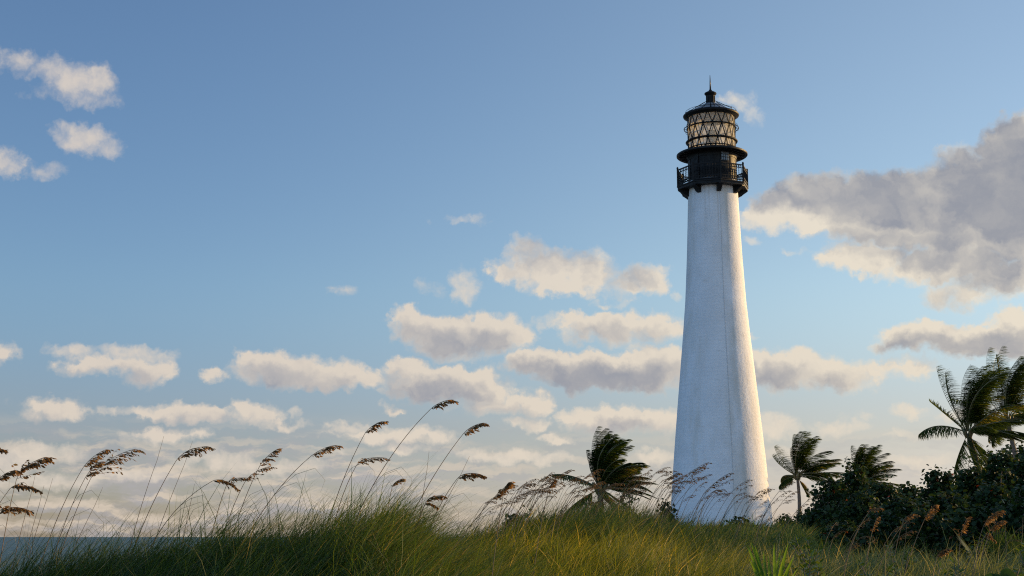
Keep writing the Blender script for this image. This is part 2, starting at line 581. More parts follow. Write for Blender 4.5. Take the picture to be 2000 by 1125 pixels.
def m_leaf(name, cols, trans=0.45, rough=0.5, spec=0.25, tcol=None):
    """leaf stuff: colour picked per leaf from the point attribute 'hue', part of the light passes through"""
    m = Mat(name)
    a = m.n("ShaderNodeAttribute", attribute_name="hue")
    cr = m.n("ShaderNodeValToRGB", i0=a.outputs['Fac'])
    el = cr.color_ramp.elements
    while len(el) < len(cols):
        el.new(0.5)
    for i, (pos, c) in enumerate(cols):
        el[i].position = pos
        el[i].color = rgb(*c)
    col = cr.outputs[0]
    pr = m.n("ShaderNodeBsdfPrincipled", **{"Base Color": col, "Roughness": rough, "Specular IOR Level": spec})
    tc = m.mix(1.0, col, rgb(*(tcol or (1.5, 1.35, .6))), 'MULTIPLY')
    return m.done(m.n("ShaderNodeMixShader", i0=trans, i1=pr, i2=m.n("ShaderNodeBsdfTranslucent", Color=tc)))

# ------------------------------------------------------------------ the land: dune ridges sloping to a beach on the left
COLS = [-2500, -600, 0, 250, 500, 740, 900, 1050, 1180, 1320, 1450, 1600, 1800, 2000, 2600, 4500]
ROWS = [0, 5, 8, 11, 14, 18, 24, 30, 40, 60, 90, 150, 400, 900]
GZ = np.array([     # ground height below (-) or above the camera, per row of distance
    [-1.6] * 16,
    [-1.4] * 16,
    [-1.3, -1.15, -1.0, -.98, -.90, -.85, -.90, -1.05, -1.1, -1.1, -1.1, -1.1, -1.1, -1.1, -1.1, -1.1],
    [-1.1, -.92, -.60, -.46, -.33, -.04, -.52, -.85, -.95, -.95, -.95, -.95, -.95, -.95, -.90, -.9],
    [-1.4, -1.3, -1.0, -.90, -.75, -.42, -.66, -.70, -.75, -.80, -.85, -.85, -.85, -.85, -.80, -.8],
    [-1.9, -1.8, -1.5, -1.4, -1.1, -.80, -.50, -.45, -.50, -.60, -.70, -.72, -.72, -.70, -.65, -.6],
    [-2.7, -2.6, -2.2, -2.0, -1.6, -1.0, -.42, -.08, -.05, -.42, -.62, -.70, -.74, -.74, -.70, -.7],
    [-3.4, -3.2, -2.8, -2.6, -2.2, -1.5, -.70, -.05, .12, -.22, -.45, -.58, -.62, -.62, -.55, -.5],
    [-4.5, -4.5, -4.2, -4.0, -3.2, -2.2, -1.1, -.30, .0, -.18, -.25, -.40, -.45, -.40, -.30, -.2],
    [-6.0, -6.0, -6.0, -5.5, -4.6, -3.0, -1.6, -.50, -.05, .0, .05, .05, .10, .2, .3, .4],
    [-7.0, -7.0, -7.0, -7.0, -6.0, -4.0, -2.2, -.60, .0, .10, .15, .40, .8, 1.1, 1.3, 1.3],
    [-7.0, -7.0, -7.0, -7.0, -7.0, -5.5, -3.5, -1.6, -.6, .0, .3, .6, 1.0, 1.6, 2.0, 2.0],
    [-8.0] * 5 + [-7.0, -6.0, -5.0, -3.0, -1.5, -1.0, -.5, 0, 0, 0, 0],
    [-8.0] * 16])
SEA_Z = CAM_Z - 3.4


def ground(x, y):
    x, y = np.asarray(x, float), np.asarray(y, float)
    yy = np.maximum(y, 1.0)
    px = np.clip(1000 + F * x / yy, COLS[0], COLS[-1])
    fy = np.interp(y, ROWS, np.arange(len(ROWS)))
    fx = np.interp(px, COLS, np.arange(len(COLS)))
    iy = np.clip(fy.astype(int), 0, len(ROWS) - 2)
    ix = np.clip(fx.astype(int), 0, len(COLS) - 2)
    ty, tx = fy - iy, fx - ix
    ty, tx = ty * ty * (3 - 2 * ty) * .6 + ty * .4, tx * tx * (3 - 2 * tx) * .6 + tx * .4
    z = (GZ[iy, ix] * (1 - tx) + GZ[iy, ix + 1] * tx) * (1 - ty) + (GZ[iy + 1, ix] * (1 - tx) + GZ[iy + 1, ix + 1] * tx) * ty
    amp = np.clip(y / 30.0, .25, 1.0) * .06
    z = z + amp * (np.sin(x * 1.3 + y * .4) + np.sin(y * .9 - x * .5 + 1.0) * .8 + np.sin(x * 2.9 + 2 + y * 1.7) * .4)
    return z + CAM_Z


def build_land():
    def axis(lo, hi, near, step):
        v, p = [0.0], 0.0
        while p < hi:
            p += max(step, (p - near) * .09) if p > near else step
            v.append(p)
        q = 0.0
        while q > lo:
            q -= max(step, (-q - near) * .09) if -q > near else step
            v.append(q)
        return np.array(sorted(v))
    xs = axis(-500, 700, 14, .3)
    ys = axis(-60, 800, 34, .3)
    X, Y = np.meshgrid(xs, ys)
    Z = ground(X, Y)
    nx, ny = len(xs), len(ys)
    idx = np.arange(nx * ny).reshape(ny, nx)
    f = np.stack([idx[:-1, :-1], idx[:-1, 1:], idx[1:, 1:], idx[1:, :-1]], -1).reshape(-1, 4)
    m = Mat("dune_sand")
    p = m.n("ShaderNodeNewGeometry").outputs[0]
    c = m.mix(m.ramp(m.noise(p, 1.2, 8.0), .35, .7), rgb(.46, .42, .36), rgb(.58, .55, .49))
    c = m.mix(m.ramp(m.noise(p, 5.0, 8.0, .7), .5, .68), c, rgb(.16, .12, .07))
    b = m.n("ShaderNodeBump", Strength=.6, Distance=.06, Height=m.noise(p, 7.0, 8.0, .6))
    o = array_obj("ground", np.stack([X, Y, Z], -1).reshape(-1, 3), [f],
                  m.done(m.n("ShaderNodeBsdfPrincipled", **{"Base Color": c, "Roughness": .95, "Normal": b})), smooth=True)
    o["kind"], o["label"] = "structure", "pale dune sand under the grass, sloping to the beach"
    m = Mat("sea_water")
    p = m.n("ShaderNodeNewGeometry").outputs[0]
    w = m.n("ShaderNodeTexWave", Vector=p, Scale=.10, Distortion=9.0, Detail=4.0)
    h = m.math('ADD', m.math('MULTIPLY', w.outputs[0], .35), m.noise(p, .35, 8.0, .6))
    b = m.n("ShaderNodeBump", Strength=.8, Distance=.9, Height=h)
    c = m.mix(m.ramp(m.noise(p, .02, 4.0), .3, .7), rgb(.035, .080, .075), rgb(.055, .110, .098))
    bm = bmesh.new()
    S = 60000.0
    vs = [bm.verts.new(v) for v in ((-S, -400, SEA_Z), (S, -400, SEA_Z), (S, S, SEA_Z), (-S, S, SEA_Z))]
    bm.faces.new(vs)
    o = mesh_obj("sea", bm, m.done(m.n("ShaderNodeBsdfPrincipled", **{"Base Color": c, "Roughness": .4, "Specular IOR Level": .16, "Normal": b})))
    o["kind"], o["label"] = "structure", "grey green sea beyond the dune"


build_land()

# ------------------------------------------------------------------ the lighthouse
def build_lighthouse():
    Y0 = 90.0
    X0 = P(1408, 1000, Y0).x
    base_z = float(ground(X0, Y0)) - .4
    root = thing("lighthouse", "tall white brick lighthouse with black iron gallery and diamond paned lantern", "lighthouse", (X0, Y0, base_z))
    iron, brick = m_iron(), m_brick()
    toward = math.atan2(-Y0, -X0)           # direction from the axis to the viewer

    def Z(py):
        return P(1000, py, Y0).z - base_z

    def Rpx(half, py):
        return half * (Y0 * math.cos(PITCH) + (Z(py) + base_z - CAM_Z) * math.sin(PITCH)) / F

    def ang(phi):                            # phi: degrees to the right of the viewer-facing line
        return toward + R(phi)

    def pol(r, a, z):
        return Vector((r * math.cos(a), r * math.sin(a), z))

    # shaft, slightly hollow flare towards the foot
    prof = [(Rpx(101.5, 1035), 0.0)]
    for py, h in [(1012, 98.5), (985, 96.5), (956, 94.0), (892, 88.6), (796, 79.3), (720, 71.6), (652, 64.8), (592, 59.2), (561, 57.2), (500, 53.6), (440, 50.8), (380, 48.3), (357, 47.4)]:
        prof.append((Rpx(h, py), Z(py)))
    fine = []
    for (r1, z1), (r2, z2) in zip(prof, prof[1:]):
        n = max(1, int((z2 - z1) / .6))
        fine += [(r1 + (r2 - r1) * k / n, z1 + (z2 - z1) * k / n) for k in range(n)]
    fine.append(prof[-1])
    bm = bmesh.new()
    lathe(bm, fine, 128)
    top = bm.verts.new((0, 0, prof[-1][1]))
    bm.verts.ensure_lookup_table()
    ring = [v for v in bm.verts if abs(v.co.z - prof[-1][1]) < 1e-4 and v is not top]
    ring.sort(key=lambda v: math.atan2(v.co.y, v.co.x))
    for i in range(len(ring)):
        bm.faces.new((ring[i], ring[(i + 1) % len(ring)], top))
    mesh_obj("tower", bm, brick, root, smooth=True, sharp=50)

    # conductor cable down the shaft
    bm = bmesh.new()
    tube(bm, [pol(r + .02, ang(15.5), z) for r, z in fine[1:]], .010, 6)
    mesh_obj("lightning_conductor", bm, m_plain("weathered_cable", (.64, .63, .60), .8), root, smooth=True)

    # octagonal gallery
    z_deck = Z(367.5)
    RV = Rpx(69.0, 350)
    va = [ang(13 + 45 * k) for k in range(8)]
    r_tow = Rpx(47.4, 357)

    def octo(bm, r, z1, z2, r_in):
        lo = [bm.verts.new(pol(r, a, z1)) for a in va]
        hi = [bm.verts.new(pol(r, a, z2)) for a in va]
        lo_i = [bm.verts.new(pol(r_in, a, z1)) for a in va]
        hi_i = [bm.verts.new(pol(r_in, a, z2)) for a in va]
        for i in range(8):
            j = (i + 1) % 8
            bm.faces.new((lo[i], lo[j], hi[j], hi[i]))
            bm.faces.new((hi[i], hi[j], hi_i[j], hi_i[i]))
            bm.faces.new((lo_i[i], lo_i[j], lo[j], lo[i]))
            bm.faces.new((hi_i[i], hi_i[j], lo_i[j], lo_i[i]))
    bm = bmesh.new()
    octo(bm, RV + .02, z_deck - .15, z_deck, r_tow * .9)
    octo(bm, RV + .07, z_deck + .003, z_deck + .06, r_tow * .9)
    mesh_obj("gallery_deck", bm, iron, root)
    for a in va:                              # stepped brackets under the corners
        bm = bmesh.new()
        out, side = Vector((math.cos(a), math.sin(a), 0)), Vector((-math.sin(a), math.cos(a), 0))
        zt = z_deck - .153
        r0 = r_tow + .03
        shape = [(RV - .02, zt), (RV - .02, zt - .05), (r0 + .36, zt - .27), (r0 + .32, zt - .32), (r0 + .10, zt - .43), (r0 - .12, zt - .43), (r0 - .12, zt)]
        f1 = [bm.verts.new(out * r + side * .135 + Vector((0, 0, z))) for r, z in shape]
        f2 = [bm.verts.new(out * r - side * .135 + Vector((0, 0, z))) for r, z in shape]
        bm.faces.new(f1)
        bm.faces.new(list(reversed(f2)))
        for i in range(len(shape)):
            j = (i + 1) % len(shape)
            bm.faces.new((f1[j], f1[i], f2[i], f2[j]))
        bmesh.ops.recalc_face_normals(bm, faces=bm.faces)
        mesh_obj("bracket", bm, iron, root)
    zr = z_deck + .06
    H = 1.10
    for i in range(8):
        a, b = va[i], va[(i + 1) % 8]
        bm = bmesh.new()
        bar(bm, pol(RV, a, zr), pol(RV, a, zr + H + .10), .10)
        lathe(bm, [(0.0, zr + H + .22), (.055, zr + H + .17), (.075, zr + H + .10)], 8, *pol(RV, a, 0)[:2])
        mesh_obj("railing_post", bm, iron, root)
        bm = bmesh.new()
        p0, p1 = pol(RV, a, 0), pol(RV, b, 0)
        d = (p1 - p0).normalized()
        p0, p1 = p0 + d * .06, p1 - d * .06
        nrm = Vector((d.y, -d.x, 0))
        at = lambda t, z: p0.lerp(p1, t) + Vector((0, 0, zr + z))
        for z, w in ((H, .06), (H - .20, .035), (.30, .035), (.10, .045)):
            bar(bm, at(0, z), at(1, z), .045, w)
        nb = 9
        for k in range(nb):
            t = (k + .5) / nb
            bar(bm, at(t, .12), at(t, H - .03), .028)
            for z in (.42, .55, .68, .81):    # cast beads up the baluster
                bar(bm, at(t, z - .025), at(t, z + .025), .05)
        L_ = (p1 - p0).length
        for z in (H - .115, .20):             # ring friezes along the top and the foot
            for k in range(nb - 1):
                c = at((k + 1) / nb, z)
                pts = [c + d * .075 * math.cos(q * math.pi / 4) + Vector((0, 0, .075 * math.sin(q * math.pi / 4))) for q in range(8)]
                for q in range(8):
                    bar(bm, pts[q], pts[(q + 1) % 8], .022)
        mesh_obj("railing_panel", bm, iron, root)

    # watch room
    z_up = Z(306.0)
    r_w = Rpx(46.6, 320)
    bm = bmesh.new()
    lathe(bm, [(r_w + .06, z_deck + .075), (r_w + .06, z_deck + .30), (r_w, z_deck + .32), (r_w, z_up - .16), (r_w + .10, z_up - .05), (r_w + .10, z_up - .02)], 96)
    for k in range(16):                       # plate seams
        a = ang(k * 22.5 + 4)
        bar(bm, pol(r_w + .008, a, z_deck + .34), pol(r_w + .008, a, z_up - .18), .05, .03, up=(math.cos(a), math.sin(a), 0))
    wr = mesh_obj("watch_room", bm, iron, root, smooth=True, sharp=35)

    def curved(name, phi1, phi2, z1, z2, r, mat, parent, thick=.03, n=8):
        bm = bmesh.new()
        lo, hi, lo2, hi2 = [], [], [], []
        for k in range(n + 1):
            a = ang(phi1 + (phi2 - phi1) * k / n)
            lo.append(bm.verts.new(pol(r, a, z1))), hi.append(bm.verts.new(pol(r, a, z2)))
            lo2.append(bm.verts.new(pol(r - thick, a, z1))), hi2.append(bm.verts.new(pol(r - thick, a, z2)))
        for k in range(n):
            bm.faces.new((lo[k], lo[k + 1], hi[k + 1], hi[k]))
            bm.faces.new((hi[k], hi[k + 1], hi2[k + 1], hi2[k]))
            bm.faces.new((lo2[k], lo2[k + 1], lo[k + 1], lo[k]))
            bm.faces.new((lo2[k + 1], lo2[k], hi2[k], hi2[k + 1]))
        for k in (0, n):
            bm.faces.new((lo[k], hi[k], hi2[k], lo2[k]))
        bmesh.ops.recalc_face_normals(bm, faces=bm.faces)
        return mesh_obj(name, bm, mat, parent)
    # paired sash window on the lit side
    dark = m_glass(.10, "dark_window_glass")
    zw1, zw2 = Z(323.5), Z(307.5)
    wf = curved("window", 20.5, 42.5, zw1 - .10, zw2 + .10, r_w + .045, iron, wr, .06)
    for f1, f2 in ((22.0, 30.4), (32.4, 40.8)):
        curved("pane", f1, f2, zw1, zw2, r_w + .062, m_plain("window_glass", (.16, .19, .22), .08), wf, .012, 3)
        for k in (1, 2):
            zz = zw1 + (zw2 - zw1) * k / 3
            curved("glazing_bar", f1, f2, zz - .018, zz + .018, r_w + .078, iron, wf, .014, 3)
        fm = (f1 + f2) / 2
        curved("glazing_bar", fm - .5, fm + .5, zw1, zw2, r_w + .079, iron, wf, .014, 1)
    dr = curved("door", -52, -33, z_deck + .09, Z(309), r_w + .075, iron, wr, .05)
    for zz in (.55, 1.05, 1.45):
        curved("door_panel", -50, -35, z_deck + zz - .18, z_deck + zz + .16, r_w + .092, iron, dr, .016, 4)

    # upper gallery disc with drip edge
    r_d = Rpx(67.6, 303)
    bm = bmesh.new()
    lathe(bm, [(r_w + .05, z_up - .015), (r_d - .30, z_up + .03), (r_d - .04, z_up + .05), (r_d + .01, z_up + .00), (r_d + .04, z_up + .03), (r_d + .04, z_up + .12), (r_d - .02, z_up + .16),
               (r_d - .25, z_up + .14), (r_w - .10, z_up + .30)], 96)
    for k in range(32):
        a = ang(k * 11.25)
        bar(bm, pol(r_w + .12, a, z_up - .03), pol(r_d - .12, a, z_up + .02), .05, .07)
    mesh_obj("upper_gallery", bm, iron, root, smooth=True, sharp=30)

    # lantern: glass, diamond lattice, rings
    zb, z2, z1, zt = Z(293.5), Z(278.0), Z(251.2), Z(228.0)
    rb, rt = Rpx(46.0, 291), Rpx(45.8, 227)
    rr = lambda z: rb + (rt - rb) * (z - zb) / (zt - zb)
    n = 16
    tiers = [zb - .62, z2, z1, zt]
    g = bmesh.new()
    lat = bmesh.new()
    off = 3.0
    for ti in range(3):
        za, zc = tiers[ti], tiers[ti + 1]
        lo = [pol(rr(za), ang(off + (k + .5 * (ti % 2)) * 360 / n), za) for k in range(n)]
        hi = [pol(rr(zc), ang(off + (k + .5 * ((ti + 1) % 2)) * 360 / n), zc) for k in range(n)]
        lv, hv = [g.verts.new(v) for v in lo], [g.verts.new(v) for v in hi]
        for k in range(n):
            kk = (k + 1) % n
            if ti % 2 == 0:
                prs = ((lo[k], hi[k]), (lo[kk], hi[k]))
                g.faces.new((lv[k], lv[kk], hv[k]))
                g.faces.new((lv[kk], hv[kk], hv[k]))
            else:
                prs = ((lo[k], hi[k]), (lo[k], hi[kk]))
                g.faces.new((lv[k], hv[kk], hv[k]))
                g.faces.new((lv[k], lv[kk], hv[kk]))
            for a, b in prs:
                u = Vector(((a + b).x, (a + b).y, 0)).normalized()
                bar(lat, a + u * .012, b + u * .012, .06, .034, up=u)
    mesh_obj("lantern_glass", g, m_glass(.66), root)
    mesh_obj("lattice", lat, iron, root)
    bm = bmesh.new()
    torus(bm, rr(z1) + .03, z1, .045, 64, 6, 1.0, .8)
    torus(bm, rr(z1) + .22, z1 - .02, .022, 64, 5)
    for k in range(n):
        a = ang(off + k * 360 / n)
        bar(bm, pol(rr(z1), a, z1 - .02), pol(rr(z1) + .22, a, z1 - .02), .025)
        tube(bm, [pol(rr(z1) + .14 + .11 * math.cos(q * math.pi / 5), a, z1 - .02 + .17 * math.sin(q * math.pi / 5)) for q in range(11)], .012, 4, False)
    mesh_obj("grab_rail", bm, iron, root, smooth=True, sharp=40)
    bm = bmesh.new()
    lathe(bm, [(rr(z2) - .03, z2 - .06), (Rpx(50.0, 277), z2 - .04), (Rpx(50.6, 277), z2 + .01), (Rpx(49.8, 277), z2 + .05), (rr(z2) - .03, z2 + .06)], 72)
    mesh_obj("cleaning_ledge", bm, iron, root, smooth=True, sharp=40)
    bm = bmesh.new()
    torus(bm, rr(zb) + .06, zb + .02, .035, 64, 6)
    lathe(bm, [(rr(zb) + .05, zb - .72), (rr(zb) + .05, zb - .16), (rr(zb) - .05, zb - .14)], 64)
    for k in range(48):
        a = ang(k * 7.5)
        bar(bm, pol(rr(zb) + .06, a, zb - .17), pol(rr(zb) + .06, a, zb + .02), .03)
    mesh_obj("sill_ring", bm, iron, root, smooth=True, sharp=40)

    # conical roof with gutter, hand rail, ventilator and finial
    r_e = Rpx(54.0, 224)
    z_e = Z(229.0)
    z_v = Z(203.0)
    r_v = Rpx(8.2, 200)
    bm = bmesh.new()
    lathe(bm, [(rt - .10, z_e - .10), (rt + .08, z_e - .10), (r_e - .10, z_e - .02), (r_e - .01, z_e + .03), (r_e + .01, z_e + .10), (r_e - .04, z_e + .16), (r_e - .12, z_e + .17), (r_e - .20, z_e + .14),
               (r_e * .62, z_e + .47 * (z_v - z_e)), (r_e * .35, z_e + .80 * (z_v - z_e)), (r_v + .05, z_v), (r_v, z_v + .06)], 96)
    roof = mesh_obj("roof", bm, iron, root, smooth=True, sharp=35)
    bm = bmesh.new()
    zl = lambda r: float(np.interp(r, [r_v + .05, r_e * .35, r_e * .62, r_e - .2], [z_v, z_e + .80 * (z_v - z_e), z_e + .47 * (z_v - z_e), z_e + .14]))
    for k in range(16):                       # grey roof plates between the ribs
        for rA, rB in ((r_e - .30, r_e * .62), (r_e * .60, r_v + .25)):
            a1, a2 = ang(k * 22.5 + 2.0), ang(k * 22.5 + 20.5)
            am = (a1 + a2) / 2
            q = [pol(rA, a1, 0), pol(rA, am, 0), pol(rA, a2, 0), pol(rB, a2, 0), pol(rB, am, 0), pol(rB, a1, 0)]
            bm.faces.new([bm.verts.new((v.x, v.y, zl(math.hypot(v.x, v.y)) + .06)) for v in q])
    mesh_obj("roof_plating", bm, m_plain("grey_roof_sheet", (.30, .31, .32), .4, .3), roof)
    bm = bmesh.new()
    r_h = r_e - .16
    torus(bm, r_h, z_e + .36, .013, 72, 5)
    for k in range(16):
        a = ang(k * 22.5 + 9)
        bar(bm, pol(r_h - .02, a, z_e + .18), pol(r_h, a, z_e + .36), .018)
    for k in range(8):
        a = ang(k * 45 + 9)
        tube(bm, [pol(r, a, zl(r) + .16) for r in (r_h, r_e * .7, r_e * .45, r_v + .1)], .022, 5)
    mesh_obj("roof_rail", bm, iron, roof, smooth=True)
    zc = Z(184.0)
    r_c = Rpx(11.9, 184)
    bm = bmesh.new()
    lathe(bm, [(r_v + .06, z_v - .05), (r_v + .06, z_v + .05), (r_v, z_v + .08), (r_v, zc - .12), (r_v + .04, zc - .08), (r_c - .03, zc - .03), (r_c, zc + .02), (r_c - .02, zc + .08),
               (r_c * .55, zc + .17), (Rpx(4.6, 178), Z(179.0)), (Rpx(2.4, 175), Z(175.5)), (Rpx(1.3, 174), Z(174.0)), (0, Z(173.5))], 40)
    for k in range(10):
        a = ang(k * 36)
        bar(bm, pol(r_v + .01, a, z_v + .10), pol(r_v + .01, a, zc - .14), .05, .05, up=(math.cos(a), math.sin(a), 0))
    mesh_obj("ventilator", bm, iron, root, smooth=True, sharp=40)
    bm = bmesh.new()
    tube(bm, [(0, 0, Z(174.5)), (0, 0, Z(160)), (0, 0, Z(147))], [.055, .038, .016], 8)
    mesh_obj("finial_rod", bm, iron, root, smooth=True)

    # lamp on its pedestal inside the lantern
    brass = m_plain("lamp_housing", (.62, .52, .36), .45, 0.1)
    bm = bmesh.new()
    lathe(bm, [(0, z_up + .28), (.36, z_up + .28), (.36, z_up + .34), (.16, z_up + .5), (.13, Z(280)), (.40, Z(279)), (.40, Z(277)), (.18, Z(276.4)), (0, Z(276.2))], 24)
    lamp = mesh_obj("lamp", bm, brass, root, smooth=True, sharp=40)
    bm = bmesh.new()
    za, zbb = Z(276), Z(258.5)
    pr = [(0.0, za)]
    for k in range(15):
        t = k / 14
        pr += [(.34 + .015 * (k % 2), za + (zbb - za) * t)]
    pr += [(.26, zbb + .10), (0, zbb + .14)]
    lathe(bm, pr, 24)
    mesh_obj("lens", bm, m_plain("frosted_lens", (.80, .68, .46), .3), lamp, smooth=True, sharp=40)
    bm = bmesh.new()
    lathe(bm, [(rb - .15, z_up + .27), (0.0, z_up + .27)], 48)
    mesh_obj("lantern_floor", bm, m_plain("lantern_floor_plate", (.35, .34, .32), .6), root)
    return root


build_lighthouse()

# ------------------------------------------------------------------ dune grass
WIND = np.array([1.0, 0.12])
GREENS = [(0.0, (.018, .045, .014)), (.35, (.045, .088, .018)), (.62, (.115, .145, .026)), (.82, (.19, .165, .045)), (1.0, (.32, .24, .12))]
MEADOW = [(0.0, (.075, .105, .042)), (.35, (.165, .19, .068)), (.62, (.28, .265, .105)), (.82, (.42, .34, .18)), (1.0, (.52, .42, .27))]
GOLD = [(0.0, (.030, .060, .012)), (.35, (.095, .125, .016)), (.65, (.20, .195, .024)), (.85, (.34, .27, .05)), (1.0, (.46, .35, .15))]


def blades(name, base, height, hue, rng, mat, width=.0045, lean=.35, bend=1.0, spread=.9, segs=5, label="", wind=1.0, up0=.25, tuft_id=None):
    """a field of grass blades as one sheet of ribbons; base (n, 3), height (n,)"""
    n = len(base)
    az = np.arctan2(WIND[1], WIND[0]) + rng.normal(0, spread, n)
    th0 = np.abs(rng.normal(up0, .16, n))                     # tilt from upright at the foot
    th1 = np.clip(rng.normal(lean + bend * .55, .34, n), .05, 2.3)    # tilt gained towards the tip
    if tuft_id is not None:                                   # blades of one tuft lean alike
        nt_ = int(tuft_id.max()) + 1
        az = az + rng.normal(0, .45, nt_)[tuft_id]
        th0 = np.abs(th0 + rng.normal(0, .14, nt_)[tuft_id])
        th1 = np.clip(th1 + rng.normal(0, .22, nt_)[tuft_id], .05, 2.4)
    flop = rng.random(n) < .16                                # broken or drooping ones
    th1 = np.where(flop, th1 + rng.uniform(.5, 1.3, n), th1)
    az = np.where(flop, az + rng.normal(0, .8, n), az)
    wind = wind * np.where(flop, .5, rng.uniform(.45, 1.15, n))
    t = np.linspace(0, 1, segs + 1)
    pts = np.zeros((n, segs + 1, 3))
    pts[:, 0] = base
    ds = height / segs
    wig = rng.normal(0, .12, (n, segs))
    for k in range(segs):
        tm = (t[k] + t[k + 1]) / 2
        th = th0 + th1 * tm ** 1.3
        # the wind draws every blade round to leeward as it rises
        a = az + wig[:, k]
        dx = np.cos(a) * np.sin(th) + wind * (.10 + .50 * tm)
        dy = np.sin(a) * np.sin(th) + wind * .05 * tm
        dz = np.cos(th)
        q = ds / np.sqrt(dx * dx + dy * dy + dz * dz)
        pts[:, k + 1, 0] = pts[:, k, 0] + dx * q
        pts[:, k + 1, 1] = pts[:, k, 1] + dy * q
        pts[:, k + 1, 2] = pts[:, k, 2] + dz * q
    fa = rng.uniform(0, 2 * np.pi, n)                         # which way the ribbon faces
    w = width * rng.uniform(.6, 1.4, n)
    prof = np.array([.8, 1.0, .95, .8, .5, .0]) if segs == 5 else np.interp(t, [0, .3, .7, 1], [.8, 1, .75, 0])
    side = np.stack([np.cos(fa), np.sin(fa), np.zeros(n)], -1)
    off = side[:, None, :] * (w[:, None] * prof[None, :])[:, :, None] * .5
    L_, R_ = pts - off, pts + off
    nv = segs * 2 + 1
    V = np.zeros((n, nv, 3))
    V[:, 0:2 * segs:2] = L_[:, :segs]
    V[:, 1:2 * segs:2] = R_[:, :segs]
    V[:, 2 * segs] = pts[:, segs]
    b = (np.arange(n) * nv)[:, None]
    quads = np.concatenate([np.stack([b[:, 0] + 2 * k, b[:, 0] + 2 * k + 1, b[:, 0] + 2 * k + 3, b[:, 0] + 2 * k + 2], -1) for k in range(segs - 1)])
    tris = np.stack([b[:, 0] + 2 * segs - 2, b[:, 0] + 2 * segs - 1, b[:, 0] + 2 * segs], -1)
    o = array_obj(name, V.reshape(-1, 3), [quads, tris], mat, attrs={"hue": np.repeat(hue, nv)}, smooth=True)
    o["kind"] = "stuff"
    o["label"] = label
    return o


def scatter(rng, y0, y1, pxa, pxb, per_m2, tuft=28, rad=.13, keep=None):
    """tufted foot points between two distances and two sight lines"""
    area = (pxb - pxa) / F * (y1 * y1 - y0 * y0) / 2
    nt_ = max(1, int(area * per_m2 / tuft))
    y = np.sqrt(rng.uniform(y0 * y0, y1 * y1, nt_))
    x = rng.uniform(pxa - 1000, pxb - 1000, nt_) / F * y
    gap = smooth_noise(x, y, .55, y0) + smooth_noise(x, y, .23, y1) * .6
    k = rng.random(nt_) < np.clip(.75 + gap * .8, .12, 1)          # thin and thick patches
    x, y = x[k], y[k]
    px = 1000 + F * x / y
    k = ~((np.abs(px - 1348 + 10 * np.sin(y * 1.3)) < 22) & (y > 17) & (y < 46)) | (rng.random(len(x)) < .12)      # blown-out sand
    x, y = x[k], y[k]
    if keep is not None:
        k = keep(x, y, rng)
        x, y = x[k], y[k]
    nt_ = len(x)
    tid = np.repeat(np.arange(nt_), tuft)
    r = np.abs(rng.normal(0, rad, len(tid)))
    a = rng.uniform(0, 2 * np.pi, len(tid))
    X, Y = x[tid] + r * np.cos(a), y[tid] + r * np.sin(a)
    return np.stack([X, Y, ground(X, Y) - .03], -1), tid, nt_


def smooth_noise(x, y, s, seed=0.0):
    return (np.sin(x / s + seed) * np.cos(y / s * 1.3 - seed) + np.sin(x / s * 2.3 - y / s * 1.1 + seed * 2) * .5 + np.sin(y / s * 3.1 + x / s * .7) * .3) / 1.8


